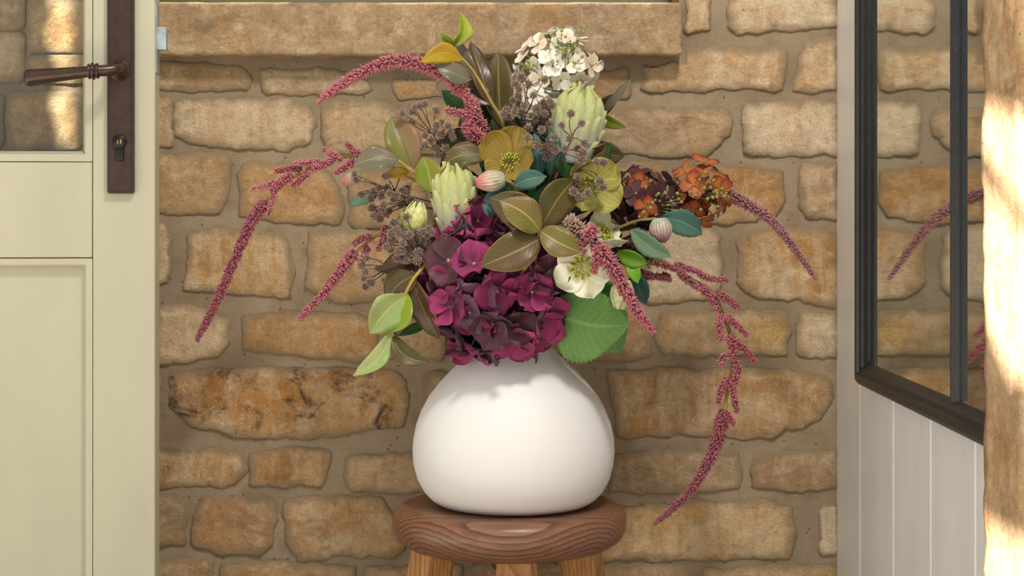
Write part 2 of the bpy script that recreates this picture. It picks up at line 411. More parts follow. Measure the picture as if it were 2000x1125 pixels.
STONES = [
 # right of the window sill
 ([(1343, -40), (1383, 58)], PALE, dict(streak=.7)), ([(1428, -60), (1633, -60), (1633, 48), (1560, 55), (1440, 62), (1426, 50)], CREAM, dict(streak=.9, stain=.35)),
 ([(1258, 134), (1342, 128), (1348, 98), (1440, 96), (1532, 96), (1528, 172), (1400, 172), (1256, 178)], PALE, dict(streak=.7)),
 ([(1576, 84), (1634, 76), (1634, 166), (1602, 168), (1592, 180), (1555, 180), (1556, 140)], PALE, dict(streak=.7)),
 # below the sill, left to right
 ([(306, 128), (380, 126), (470, 134), (487, 150), (480, 172), (400, 178), (306, 170)], BRN, dict(streak=.05)), ([(508, 140), (600, 138), (690, 146), (722, 168), (700, 180), (520, 180)], GRY, dict(streak=.15)),
 ([(768, 160), (850, 158), (858, 186), (780, 188)], TAN, dict(streak=.0, stain=.6)), ([(900, 140), (1010, 182)], BRN, dict(streak=.1)), ([(1040, 140), (1225, 186)], BRN, dict(streak=.1)),
 ([(304, 196), (334, 284)], TAN, dict(streak=.2)),
 ([(346, 206), (400, 196), (540, 194), (600, 204), (614, 240), (604, 272), (560, 290), (470, 288), (380, 274), (342, 262)], PALE, dict(streak=.75)),
 ([(632, 204), (700, 196), (756, 204), (780, 230), (780, 290), (700, 300), (640, 290), (626, 250)], PALE, dict(streak=.3, stain=.45)),
 ([(800, 204), (985, 298)], TAN, dict(streak=.2)), ([(1005, 205), (1160, 300)], BRN, dict(streak=.2)),
 ([(1178, 218), (1300, 214), (1415, 214), (1424, 250), (1410, 282), (1370, 304), (1290, 304), (1180, 290)], PINK, dict(streak=.35, rough=1.5)),
 ([(1452, 204), (1634, 200), (1634, 302), (1530, 302), (1454, 298)], CREAM, dict(streak=1.0)),
 ([(304, 306), (420, 302), (448, 320), (444, 360), (424, 416), (304, 412)], TAN, dict(streak=.15, stain=.3)),
 ([(470, 324), (560, 320), (640, 334), (664, 380), (674, 410), (660, 434), (560, 432), (474, 420)], OR, dict(streak=.1)),
 ([(684, 336), (826, 440)], TAN, dict(streak=.1)), ([(850, 320), (1090, 440)], BRN, dict(streak=.1)), ([(1120, 324), (1300, 430)], TAN, dict(streak=.1)),
 ([(1320, 328), (1440, 326), (1522, 338), (1528, 390), (1510, 420), (1430, 434), (1322, 430)], OR, dict(streak=.55)),
 ([(1568, 324), (1634, 320), (1634, 424), (1580, 424), (1562, 400)], PINK, dict(streak=.5, rough=1.6)),
 ([(296, 438), (322, 440), (330, 470), (328, 550), (298, 560)], PALE, dict(streak=.3)),
 ([(372, 462), (420, 448), (500, 452), (560, 470), (570, 540), (562, 578), (500, 576), (430, 564), (362, 566), (370, 520)], (198, 152, 94), dict(streak=.6)),
 ([(604, 458), (700, 454), (810, 460), (812, 586), (720, 588), (640, 584), (602, 560)], TAN, dict(streak=.25)),
 ([(830, 462), (1000, 584)], BRN, dict(streak=.1)), ([(1020, 455), (1240, 588)], TAN, dict(streak=.2)),
 ([(1262, 440), (1380, 446), (1406, 470), (1404, 560), (1380, 580), (1330, 590), (1262, 586)], CREAM, dict(streak=.75)),
 ([(1446, 462), (1500, 448), (1600, 452), (1634, 462), (1634, 594), (1560, 586), (1480, 580), (1444, 556)], (194, 146, 88), dict(streak=.65)),
 ([(304, 602), (370, 596), (440, 626), (446, 660), (430, 690), (360, 706), (304, 710)], PALE, dict(streak=.5)),
 ([(476, 622), (560, 612), (660, 616), (730, 624), (738, 700), (640, 700), (560, 690), (474, 680)], OR, dict(streak=.25)),
 ([(752, 606), (868, 700)], TAN, dict(streak=.2)), ([(890, 606), (1100, 700)], BRN, dict(streak=.1)),
 ([(1120, 612), (1240, 606), (1274, 640), (1268, 690), (1220, 702), (1130, 696)], (176, 132, 92), dict(streak=.15)),
 ([(1288, 614), (1400, 610), (1528, 614), (1538, 640), (1536, 690), (1420, 692), (1300, 690), (1286, 670)], (200, 164, 108), dict(streak=.45, rough=.6)),
 ([(1566, 612), (1634, 606), (1634, 694), (1570, 696), (1558, 680)], CREAM, dict(streak=.6, rough=.7)),
 ([(330, 740), (420, 724), (600, 722), (770, 728), (796, 770), (780, 830), (700, 840), (600, 856), (480, 850), (380, 830), (336, 790)], (188, 134, 74), dict(streak=.45, stain=1.0, rough=1.4)),
 ([(830, 730), (1010, 850)], BRN, dict(streak=.1)),
 ([(1192, 728), (1330, 722), (1480, 726), (1606, 736), (1626, 770), (1600, 820), (1530, 836), (1500, 856), (1360, 848), (1210, 850)], (182, 136, 84), dict(streak=.5, rough=1.3)),
 ([(304, 882), (470, 880), (478, 920), (452, 948), (304, 950)], OR, dict(streak=.5)), ([(494, 892), (560, 878), (640, 884), (646, 900), (622, 946), (492, 946)], (180, 130, 72), dict(streak=.3)),
 ([(678, 896), (830, 884), (830, 962), (690, 958), (674, 934)], OR, dict(streak=.4)), ([(850, 880), (1170, 960)], BRN, dict(streak=.1)),
 ([(1196, 892), (1320, 884), (1440, 886), (1442, 950), (1300, 962), (1190, 960)], (166, 142, 110), dict(streak=.3, rough=1.2, proud=.0006)),
 ([(1474, 894), (1634, 880), (1634, 948), (1560, 960), (1472, 950)], (164, 134, 106), dict(streak=.25, rough=1.2, proud=.0006)),
 ([(300, 966), (340, 970), (366, 990), (358, 1060), (300, 1072)], GRY, dict(streak=.2)),
 ([(402, 972), (470, 978), (536, 980), (540, 1010), (528, 1060), (500, 1082), (430, 1080), (378, 1062), (384, 1010)], (176, 126, 78), dict(streak=.15, rough=1.4)),
 ([(556, 978), (680, 974), (742, 978), (766, 1010), (790, 1062), (774, 1086), (660, 1084), (590, 1094), (566, 1070)], (184, 136, 80), dict(streak=.3)),
 ([(810, 980), (1140, 1090)], BRN, dict(streak=.1)),
 ([(1162, 1000), (1330, 984), (1480, 980), (1540, 992), (1552, 1030), (1540, 1084), (1400, 1092), (1162, 1090)], (200, 158, 98), dict(streak=.5)),
 ([(1604, 992), (1634, 986), (1634, 1082), (1606, 1078)], CREAM, dict(streak=.6)),
 ([(300, 1100), (412, 1094), (416, 1180), (300, 1180)], TAN, dict(streak=.3)), ([(434, 1106), (560, 1100), (690, 1112), (690, 1180), (436, 1180)], TAN, dict(streak=.2)),
 ([(712, 1112), (900, 1108), (900, 1180), (714, 1180)], PALE, dict(streak=.2)), ([(920, 1106), (1340, 1180)], BRN, dict(streak=.2)),
 ([(1376, 1114), (1634, 1108), (1634, 1180), (1380, 1180)], (198, 160, 104), dict(streak=.3)),
 # dressed blocks behind the door glass
 ([(-120, 66), (46, 158)], PALE, dict(streak=.5, jit=2)), ([(56, 0), (168, 100)], TAN, dict(streak=.2, jit=2)), ([(186, 0), (296, 100)], TAN, dict(streak=.2, jit=2)), ([(-120, -60), (46, 56)], BRN, dict(streak=.2, jit=2)),
 ([(54, 112), (290, 160)], BRN, dict(streak=.2, jit=2)), ([(16, 184), (160, 290)], (192, 150, 98), dict(streak=.3, jit=3)), ([(-120, 180), (4, 290)], BRN, dict(streak=.2, jit=3)),
 ([(176, 190), (290, 290)], TAN, dict(streak=.2)), ([(-100, 310), (120, 420)], TAN, dict(streak=.2)), ([(140, 310), (290, 420)], TAN, dict(streak=.2)),
 ([(150, 440), (282, 580)], TAN, dict(streak=.2)), ([(170, 600), (290, 710)], PALE, dict(streak=.2)), ([(150, 726), (310, 850)], TAN, dict(streak=.2)), ([(160, 880), (292, 950)], TAN, dict(streak=.2)), ([(170, 968), (290, 1080)], TAN, dict(streak=.2)),
]
for i, (pl, c, kw) in enumerate(STONES):
    kw = dict(kw); kw.setdefault('proud', 0.0006 + 0.0020 * rnd.random()); stone(pl, c, seed=i + 1, **kw)

# window sill slab and the window above it
def rough_slab(name, x0, x1, y0, y1, z0, z1, mat, parent, amp=0.0015, r=0.006, cell=0.012):
    import bmesh
    bm = bmesh.new(); bmesh.ops.create_cube(bm, size=1)
    for q in bm.verts: q.co = Vector(((x0 + x1) / 2 + q.co.x * (x1 - x0), (y0 + y1) / 2 + q.co.y * (y1 - y0), (z0 + z1) / 2 + q.co.z * (z1 - z0)))
    nx = int((x1 - x0) / cell)
    bmesh.ops.bevel(bm, geom=bm.edges[:], offset=r, segments=3, affect='EDGES', profile=0.5)
    for ax, lo, hi in ((0, x0, x1), (2, z0, z1), (1, y0, y1)):
        n = int((hi - lo) / cell)
        for k in range(1, n):
            co = [0, 0, 0]; no = [0, 0, 0]; co[ax] = lo + (hi - lo) * k / n; no[ax] = 1
            bmesh.ops.bisect_plane(bm, geom=bm.verts[:] + bm.edges[:] + bm.faces[:], plane_co=co, plane_no=no)
    for q in bm.verts:
        n1 = mn.noise_vector(q.co * 38); n2 = mn.noise_vector(q.co * 110); q.co += (n1 + n2 * 0.5) * amp
    bm.verts.index_update()
    v = [q.co.copy() for q in bm.verts]; f = [[q.index for q in p.verts] for p in bm.faces]; bm.free()
    return obj(name, v, f, mat, parent, uvs=[(0, 1)] * len(v))
sill_x1 = PT(1333, 0, YW - 0.035).x
sill = rough_slab('window_sill', -0.56, sill_x1, YW - 0.035, YW + 0.27, PT(0, 108, YW - 0.035).z, PT(0, 4, YW - 0.035).z, M_STONE, None, amp=0.0009, r=0.005)
sill.color = rgba((170, 140, 106)); sill['stain'] = 0.35; sill['streak'] = 0.1
tag(sill, 'long dressed stone window sill slab above the rubble wall', 'window sill', kind='structure')
zt = PT(0, 4, YW - 0.035).z
win = tag(empty('window_1', (-0.15, YW + 0.14, zt)), 'olive painted window above the stone sill', 'window', kind='structure')
fy0, fy1 = YW + 0.12, YW + 0.17
obj('bottom_rail', *box_vf(x_op0, x_op1, fy0, fy1, zt + 0.001, zt + 0.055, 0.004), M_OLIVE, win, smooth=False)
obj('top_rail', *box_vf(x_op0, x_op1, fy0, fy1, 2.04, 2.1, 0.004), M_OLIVE, win, smooth=False)
for xs in (x_op0, -0.17):
    obj('stile', *box_vf(xs, xs + 0.05, fy0, fy1, zt + 0.055, 2.04, 0.004), M_OLIVE, win, smooth=False)
obj('stile', *box_vf(x_op1 - 0.05, x_op1, fy0, fy1, zt + 0.055, 2.04, 0.004), M_OLIVE, win, smooth=False)
for a, b in ((x_op0 + 0.05, -0.17), (-0.12, x_op1 - 0.05)):
    obj('pane', *box_vf(a, b, fy0 + 0.02, fy0 + 0.024, zt + 0.055, 2.04), M_GLASS, win, smooth=False)

# boarded wall on the right
wr = tag(empty('wall_right', (XR, 0, 0)), 'pale painted tongue and groove boarded wall beside the stone', 'wall', kind='structure')
def DY(px): return XR * F / (px - 1000) - D
edges = [YW + 0.02] + [DY(p) for p in (1680, 1745, 1818, 1905)] + [DY(1905) - 0.17]
for a, b in zip(edges[:-1], edges[1:]):
    g = 0.0035
    prof = [(XR, a - g), (XR, b + g), (XR + g, b), (XR + 0.02, b), (XR + 0.02, a), (XR + g, a)]
    V = [(x, y, z) for z in (0.0, 2.4) for x, y in prof]; n = len(prof)
    Fc = [(k, (k + 1) % n, n + (k + 1) % n, n + k) for k in range(n)] + [tuple(range(n - 1, -1, -1)), tuple(range(n, 2 * n))]
    obj('board', V, Fc, M_BOARD, wr, smooth=False)
obj('backing', *box_vf(XR + 0.0205, XR + 0.10, -0.66, YW, 0, 2.4), M_BOARD, wr, smooth=False)

# stone reveal in the right foreground
pier = tag(empty('wall_front', (0.6, -0.72, 0)), 'sunlit honey stone wall end in the right foreground', 'wall', kind='structure')
cont = []
xa, ya, yb, xb = 0.425, -0.655, -0.766, 0.80
for k in range(12): cont.append((xa, ya + (yb + 0.006 - ya) * k / 11))
for k in range(30): cont.append((xa + 0.006 + (xb - xa - 0.006) * k / 29, yb))
cont += [(xb, ya), (0.62, ya), (0.52, ya)]
nz = 190; V = []; Fc = []; n = len(cont)
for j in range(nz + 1):
    z = 2.4 * j / nz
    for i, (x, y) in enumerate(cont):
        am = 1.0 if i < 44 else 0.0
        q = Vector((x, y, z)); v = mn.noise_vector(q * 9) * 0.005 + mn.noise_vector(q * 34) * 0.0028 + mn.noise_vector(q * 90) * 0.001
        V.append((x + v.x * am, y + v.y * am, z))
for j in range(nz):
    for k in range(n): Fc.append((j * n + k, (j + 1) * n + k, (j + 1) * n + (k + 1) % n, j * n + (k + 1) % n))
Fc.append(tuple(nz * n + k for k in range(n)))
po = obj('stone_jamb', V, [tuple(reversed(f)) for f in Fc], M_STONE, pier, uvs=[(0, 1)] * len(V))
po.color = rgba((186, 146, 106)); po['stain'] = 0.1; po['streak'] = 0.35

fl = tag(obj('floor', *box_vf(-3.2, 2.2, -5.0, YW + 0.3, -0.05, 0.0), M_FLOOR, smooth=False), 'pale flagstone floor', 'floor', kind='structure')
# unseen ceiling; its openings are shaped to throw the wanted sun patches
def ceil_hit(p):
    t = (2.4 - p[2]) / TO_SUN.z; return (p[0] + TO_SUN.x * t, p[1] + TO_SUN.y * t)
ceil = tag(empty('ceiling', (0, 0, 2.4)), 'plain plastered ceiling with openings cut to shape the sun patches', 'ceiling', kind='structure')
ZC = 2.4; CX0, CX1, CY0, CY1 = -2.9, 1.3, -2.7, YW + 0.3
def face_pt(px, py):
    d = xa * F / (px - 1000); return (xa, d - D, CZ - (py - HY) * d / F)
# sun patches wanted on the stone reveal, as polygons on its face
patches = [[(1915, 205), (2010, 228), (2010, 400), (1985, 395), (1915, 285)],
           [(1915, 350), (1960, 400), (2010, 470), (2010, 735), (1975, 745), (1955, 700), (1915, 600)],
           [(1915, 1015), (2010, 1065), (2010, 1500), (1915, 1500)],
           [(1972, -30), (1977, -30), (1990, 25), (1986, 28)]]
holes = [[Vector(ceil_hit(face_pt(*p))) for p in poly] for poly in patches]
strk = [(-0.667, 1.16), (-0.632, 1.16), (-0.632, 0.955), (-0.640, 0.925), (-0.650, 0.975), (-0.659, 1.005), (-0.648, 1.045), (-0.664, 1.085), (-0.654, 1.12)]
holes.append([Vector(ceil_hit((x, YW - 0.008, z))) for x, z in strk])
for sx0, sx1 in ((-0.50, -0.02), (0.02, 0.222)):
    holes.append([Vector(ceil_hit(q)) for q in ((sx0, YW - 0.030, zt), (sx1, YW - 0.030, zt), (sx1, YW + 0.09, zt), (sx0, YW + 0.09, zt))])
def ceiling_with_holes():
    import bmesh
    from mathutils.geometry import delaunay_2d_cdt
    pts = [Vector((CX0, CY0)), Vector((CX1, CY0)), Vector((CX1, CY1)), Vector((CX0, CY1))]; fcs = [[0, 1, 2, 3]]
    loops = []
    eds = [(0, 1), (1, 2), (2, 3), (3, 0)]
    for h in holes:
        o = len(pts); pts += h; eds += [(o + i, o + (i + 1) % len(h)) for i in range(len(h))]; loops.append(h)
    vs, es, fs, *_ = delaunay_2d_cdt(pts, eds, [], 1, 1e-6)
    def inside(p, poly):
        r = False; j = len(poly) - 1
        for i in range(len(poly)):
            a, b = poly[i], poly[j]
            if (a.y > p.y) != (b.y > p.y) and p.x < (b.x - a.x) * (p.y - a.y) / (b.y - a.y) + a.x: r = not r
            j = i
        return r
    keep = []
    for f in fs:
        c = sum((vs[i] for i in f), Vector((0, 0))) / len(f)
        if not any(inside(c, h) for h in loops): keep.append(tuple(f))
    return [(v.x, v.y, ZC) for v in vs], keep
cv, cf = ceiling_with_holes()
co = obj('ceiling_board', cv, cf, M_CEIL, ceil, smooth=False, solid=0.004)

# ------------------------------------------------------------------ mirror in black frame on the boarded wall
XM = 0.452
mr = tag(empty('framed_mirror', (XM, -0.4, 0.62)), 'tall black-framed mirror with glazing bars on the pale boarded wall', 'mirror')
y_in = -0.056            # near edge of far stile
y_end = -0.652; zb = 0.618; zt2 = 1.75
def frame_prof(w):      # (distance from outer edge, height above wall)
    return [(0, 0.0), (0, 0.014), (w * .1, 0.018), (w * .25, 0.0215), (w * 0.42, 0.0225), (w * 0.5, 0.0215), (w * 0.55, 0.0175), (w * 0.72, 0.0165), (w * 0.8, 0.0135), (w, 0.0095), (w, 0.0)]
FW = 0.031
def sweep(name, p0, p1, inward, prof, parent, miter0=0, miter1=0):
    """profile swept p0->p1 on the wall plane; inward = unit vector toward the glass; height goes to -x"""
    p0, p1, inward = Vector(p0), Vector(p1), Vector(inward); d = (p1 - p0).normalized(); V = []; n = len(prof)
    for e, mt, sg in ((p0, miter0, 1), (p1, miter1, -1)):
        for a, h in prof: V.append(e + inward * a + d * (sg * a * mt) + Vector((-h, 0, 0)))
    Fc = [(k, (k + 1) % n, n + (k + 1) % n, n + k) for k in range(n)] + [tuple(range(n)), tuple(range(2 * n - 1, n - 1, -1))]
    return obj(name, V, Fc, M_FRAME, parent, smooth=False)
yo = y_in + FW
sweep('stile', (XR, yo, zb), (XR, yo, zt2), (0, -1, 0), frame_prof(FW), mr, 1, 1)
sweep('bottom_rail', (XR, yo, zb), (XR, y_end, zb), (0, 0, 1), frame_prof(0.030), mr, 1, 0)
sweep('top_rail', (XR, yo, zt2), (XR, y_end, zt2), (0, 0, -1), frame_prof(FW), mr, 1, 0)
ybar = 1.657 - D
bp = [(0, 0.006), (0, 0.0095), (0.002, 0.0135), (0.0045, 0.0165), (0.0075, 0.0165), (0.010, 0.0135), (0.013, 0.0095), (0.013, 0.006)]
sweep('glazing_bar', (XR, ybar + 0.0065, zb + 0.03), (XR, ybar + 0.0065, zt2 - 0.03), (0, -1, 0), bp, mr)
for a, b in ((y_in + 0.004, ybar + 0.001), (ybar - 0.001, y_end)):
    obj('mirror_pane', *box_vf(XM, XM + 0.004, b, a, zb + 0.02, zt2 - 0.02), M_MIRROR, mr, smooth=False)
obj('backing', *box_vf(XM + 0.004, XR - 0.0005, y_end, y_in + 0.03, zb + 0.01, zt2 - 0.01), M_FRAME, mr, smooth=False)

# ------------------------------------------------------------------ door, open, free edge beside the wall
TH = math.radians(5); cT, sT = math.cos(TH), math.sin(TH); DD = 2.07
DX0 = (303 - 1000) / F * DD
door = tag(empty('door_1', (DX0, DD - D, 0.012)), 'half-glazed sage painted door standing open on the left', 'door', kind='structure')
door.rotation_euler = (0, 0, TH)
def LP(px, py, y=0.0):
    q = (px - 1000) / F; x = (q * (DD + y * cT) + y * sT - DX0) / (cT - q * sT); d = DD + x * sT + y * cT
    return Vector((x, y, CZ - (py - HY) * d / F))
def dobj(name, vf, mat, parent=door, smooth=False):
    v, f = vf; o = link(name, mesh([Vector(p) - Vector((0, 0, 0.012)) for p in v], f, smooth=smooth, name=name), mat, parent); return o
DT = 0.044
xs0 = LP(181, 400).x; xh = -0.82; xh1 = xh + 0.10
z_gl = LP(100, 316).z; z_pn = LP(100, 504).z
dobj('stile', box_vf(xs0, 0, 0, DT, 0.012, 2.0, 0.002), M_DOOR)
dobj('stile', box_vf(xh, xh1, 0, DT, 0.012, 2.0, 0.002), M_DOOR)
dobj('middle_rail', box_vf(xh1 + .0005, xs0 - .0008, 0.0004, DT, z_pn + .0006, z_gl - .0006, 0.001), M_DOOR)
dobj('top_rail', box_vf(xh1, xs0, 0, DT, 1.88, 2.0, 0.002), M_DOOR)
dobj('bottom_rail', box_vf(xh1, xs0, 0, DT, 0.012, 0.20, 0.002), M_DOOR)
dobj('lower_panel', box_vf(xh1, xs0, 0.013, 0.030, 0.20, z_pn), M_DOOR)
dobj('glass_pane', box_vf(xh1, xs0, 0.018, 0.023, z_gl, 1.88), M_GLASS)
def bead(name, a, b, inward, prof):
    a, b, inward = Vector(a), Vector(b), Vector(inward); d = (b - a).normalized(); V = []; n = len(prof)
    for e, sg in ((a, 1), (b, -1)):
        for w, y in prof: V.append(e + inward * w + d * (sg * w) + Vector((0, y, 0)))
    Fc = [(k, (k + 1) % n, n + (k + 1) % n, n + k) for k in range(n)] + [tuple(range(n)), tuple(range(2 * n - 1, n - 1, -1))]
    dobj(name, (V, Fc), M_DOOR)
wb = 20 / 1545
pg = [(0.0006, 0.017), (0.0006, 0.0005), (0.0095, 0.0018), (wb + 0.0008, 0.012), (wb + 0.0008, 0.017)]
pp = [(0.0006, 0.014), (0.0006, 0.0008), (0.0085, 0.0022), (wb, 0.0115), (wb, 0.014)]
for prof, zl, zh in ((pg, z_gl, 1.88), (pp, 0.20, z_pn)):
    bead('bead', (xs0, 0, zl), (xs0, 0, zh), (-1, 0, 0), prof); bead('bead', (xh1, 0, zl), (xh1, 0, zh), (1, 0, 0), prof)
    bead('bead', (xh1, 0, zl), (xs0, 0, zl), (0, 0, 1), prof); bead('bead', (xh1, 0, zh), (xs0, 0, zh), (0, 0, -1), prof)
# handle set
hp0 = LP(209, 378, -0.008); hp1 = LP(262, 378, -0.008)
plate = dobj('handle_plate', box_vf(hp0.x, hp1.x, -0.009, 0.0005, hp0.z, hp0.z + 0.26, 0.0022), M_BRONZE)
inner = dobj('raised_field', box_vf(hp0.x + 0.0035, hp1.x - 0.0035, -0.0105, -0.008, hp0.z + 0.0035, hp0.z + 0.2565, 0.0008), M_BRONZE, plate)
def ylathe(c, prof, n=32):
    V = []; Fc = []
    for y, r in prof:
        for k in range(n): V.append((c.x + r * math.cos(2 * PI * k / n), y, c.z + r * math.sin(2 * PI * k / n)))
    for i in range(len(prof) - 1):
        for k in range(n): Fc.append((i * n + k, (i + 1) * n + k, (i + 1) * n + (k + 1) % n, i * n + (k + 1) % n))
    Fc.append(tuple((len(prof) - 1) * n + k for k in range(n - 1, -1, -1))); return V, Fc
hub = LP(233, 136, -0.014)
dobj('rose', ylathe(hub, [(-0.010, 0.0135), (-0.0135, 0.0135), (-0.0145, 0.012), (-0.0155, 0.0105), (-0.018, 0.0105), (-0.019, 0.0095), (-0.022, 0.0085), (-0.023, 0.003)]), M_BRONZE, smooth=True)
yl = -0.045
e0 = LP(46, 153, yl); e1 = LP(183, 139, yl); e2 = LP(215, 137, yl + 0.006)
path = spline([Vector((hub.x, -0.015, hub.z)), Vector((hub.x - 0.001, -0.032, hub.z)), e2, e1], 14)
lev = tube_vf(path, [0.0078] * 4 + [0.0072] * 10, 16)
def xlathe(a, b, prof, n=20):
    d = (b - a).normalized(); u = d.orthogonal().normalized(); w = d.cross(u); V = []; Fc = []; L = (b - a).length
    for s, r in prof:
        for k in range(n): V.append(a + d * (s * L) + u * r * math.cos(2 * PI * k / n) + w * r * math.sin(2 * PI * k / n))
    for i in range(len(prof) - 1):
        for k in range(n): Fc.append((i * n + k, i * n + (k + 1) % n, (i + 1) * n + (k + 1) % n, (i + 1) * n + k))
    Fc.append(tuple(range(n - 1, -1, -1))); Fc.append(tuple((len(prof) - 1) * n + k for k in range(n)))
    return V, Fc
lever = dobj('lever', lev, M_BRONZE, smooth=True)
dobj('grip', xlathe(e1, e0, [(0, 0.0072), (0.05, 0.0072), (0.06, 0.0068), (0.5, 0.0086), (0.88, 0.0103), (0.93, 0.0106), (0.955, 0.0100), (0.975, 0.0082), (0.992, 0.005), (1.0, 0.001)]), M_BRONZE, lever, smooth=True)
dobj('collar', xlathe(e1 + Vector((0.006, 0, 0.0004)), e1 + Vector((-0.007, 0, -0.0005)), [(0, 0.0072), (0.02, 0.0095), (0.2, 0.0098), (0.25, 0.0082), (0.38, 0.0082), (0.42, 0.0108), (0.62, 0.0108), (0.66, 0.0084), (0.78, 0.0084), (0.82, 0.0098), (0.96, 0.0096), (1, 0.0072)]), M_BRONZE, lever, smooth=True)
ck = LP(233, 277, -0.012)
cyl = dobj('key_cylinder', join([ylathe(ck, [(-0.008, 0.0088), (-0.0145, 0.0088), (-0.0155, 0.0078)], 24),
       box_vf(ck.x - 0.0055, ck.x + 0.0055, -0.0145, -0.008, ck.z - 0.024, ck.z - 0.002, 0.0012)]), M_BLACKM, smooth=True)
dobj('key_slot', ylathe(ck + Vector((0.0006, 0, 0)), [(-0.0150, 0.0034), (-0.0160, 0.0034), (-0.0163, 0.0028)], 20), M_BRASS, cyl, smooth=True)
dobj('key_way', box_vf(ck.x - 0.0006, ck.x + 0.0014, -0.0168, -0.016, ck.z - 0.003, ck.z + 0.004), M_BLACKM, cyl)
lt = LP(308, 53, 0.014); lb = LP(308, 97, 0.014)
dobj('latch_bolt', box_vf(-0.004, 0.0125, 0.012, 0.028, lb.z, lt.z, 0.001), M_STEEL)
dobj('latch_plate', box_vf(0.0, 0.0012, 0.006, 0.036, lb.z - 0.03, lt.z + 0.03), M_STEEL)

# ------------------------------------------------------------------ stool
ZT = 0.46; CXS = PT(995, 0, 0).x
SX = CXS
stool = tag(empty('wooden_stool', (SX, 0, 0)), 'round brown wooden stool with splayed legs in front of the wall', 'stool')
M_SEAT = wood_mat('dark_elm_seat', (144, 102, 74), (90, 56, 42), 0, (0, -0.10, 0.395), 52, 0.36)
M_LEG = wood_mat('warm_pine_leg', (206, 152, 94), (162, 106, 58), 2, (0.04, 0.05, 0), 60, 0.45)
prof = [(-0.053, 0.0), (-0.053, 0.118), (-0.050, 0.133), (-0.042, 0.145), (-0.032, 0.1505), (-0.020, 0.1515), (-0.011, 0.1505), (-0.005, 0.1465), (-0.0015, 0.1405), (0.0, 0.133), (0.0, 0.08), (0.0, 0.0)]
sv, sf = lathe_vf(prof, 96, (SX, 0, ZT), 0.006)
obj('seat', sv, sf, M_SEAT, stool)
def leg(top, bot, w, rot):
    top, bot = Vector(top), Vector(bot); ax = (bot - top).normalized()
    a = Vector((math.cos(rot), math.sin(rot), 0)); a = (a - ax * a.dot(ax)).normalized(); b = ax.cross(a)
    c = 0.3; sec = [(-1, -1 + c), (-1 + c, -1), (1 - c, -1), (1, -1 + c), (1, 1 - c), (1 - c, 1), (-1 + c, 1), (-1, 1 - c)]
    V = []; n = 8
    for t in (0, 1):
        ww = w * (1 - 0.15 * t)
        for x, y in sec: V.append(top.lerp(bot, t) + a * x * ww + b * y * ww)
    Fc = [(k, (k + 1) % n, n + (k + 1) % n, n + k) for k in range(n)] + [tuple(range(n)), tuple(range(2 * n - 1, n - 1, -1))]
    obj('leg', V, Fc, M_LEG, stool, smooth=False)
zl = ZT - 0.0535
leg(PT(850, 1060, 0.03).xy.to_3d() + Vector((0, 0, zl)), (SX - 0.165, 0.07, 0), 0.0245, 0.55)
leg(PT(1009, 1060, -0.045).xy.to_3d() + Vector((0, 0, zl)), (PT(1011, 0, -0.1).x, -0.13, 0), 0.0260, 0.0)
leg(PT(1126, 1060, 0.03).xy.to_3d() + Vector((0, 0, zl)), (SX + 0.165, 0.07, 0), 0.0245, -0.35)

# ------------------------------------------------------------------ vase
VX = PT(1003, 0, 0).x
t = NT('matt_white_ceramic'); n1 = t.noise(t.pos(), 9, 4); t.col(t.mix(n1, rgba((232, 229, 226)), rgba((240, 238, 235)))); t.set(Roughness=0.55)
t.bump(t.noise(t.pos(), 400, 2), 0.03, 0.001); M_VASE = t.m
vp = [(0.0, 0.0), (0.0, 0.088), (0.002, 0.098), (0.008, 0.1075), (0.018, 0.1165), (0.034, 0.1250), (0.052, 0.1298), (0.069, 0.1312), (0.086, 0.1300), (0.104, 0.1262), (0.122, 0.1195),
      (0.140, 0.1098), (0.156, 0.0975), (0.172, 0.0825), (0.185, 0.0685), (0.195, 0.0575), (0.201, 0.0525), (0.2045, 0.0495), (0.204, 0.0465), (0.199, 0.0475), (0.186, 0.060), (0.160, 0.089), (0.12, 0.115), (0.07, 0.126), (0.03, 0.118), (0.008, 0.09), (0.006, 0.0)]
vv, vf = lathe_vf(vp, 96, (VX, 0, ZT + 0.0004), 0.0)
vase = tag(obj('vase', vv, vf, M_VASE), 'plump matt white ceramic vase standing on the wooden stool', 'vase')
MOUTH = Vector((VX, 0, ZT + 0.19))

# ================================================================== bouquet
CAMDIR = Vector((0, -1, 0))
M_STEM = plain_mat('olive_stem', (150, 136, 74), 0.55, 0.25, 60)
M_STEMY = plain_mat('yellow_green_stem', (176, 152, 66), 0.5, 0.25, 60)
M_TWIG = plain_mat('brown_twig', (104, 78, 62), 0.8, 0.3, 120)
M_TASSEL = vcol_mat('amaranth_bloom', 0.75, 0.4, 500)
M_SEED = vcol_mat('dry_seed_head', 0.85, 0.2, 600)
M_BUD = vcol_mat('striped_bud', 0.55, 0.3, 200)
M_BRACT = vcol_mat('felted_bract', 0.8, 0.4, 1500)
M_STAMEN = vcol_mat('stamen', 0.6, 0.1, 300)
PLN = [0]
def plant(name, label, cat, group=None):
    k = PLN[0]; PLN[0] += 1; a = k * 2.4; r = 0.034 * math.sqrt((k % 30 + 0.5) / 30)
    o = empty(name, (VX + r * math.cos(a), r * math.sin(a), ZT + 0.03)); return tag(o, label, cat, group)
def stem_path(root, pts):
    L = root.location; m = Vector((VX + (L.x - VX) * 0.9, L.y * 0.9, MOUTH.z + 0.005))
    return [L.copy(), m] + [PT(*p) for p in pts]
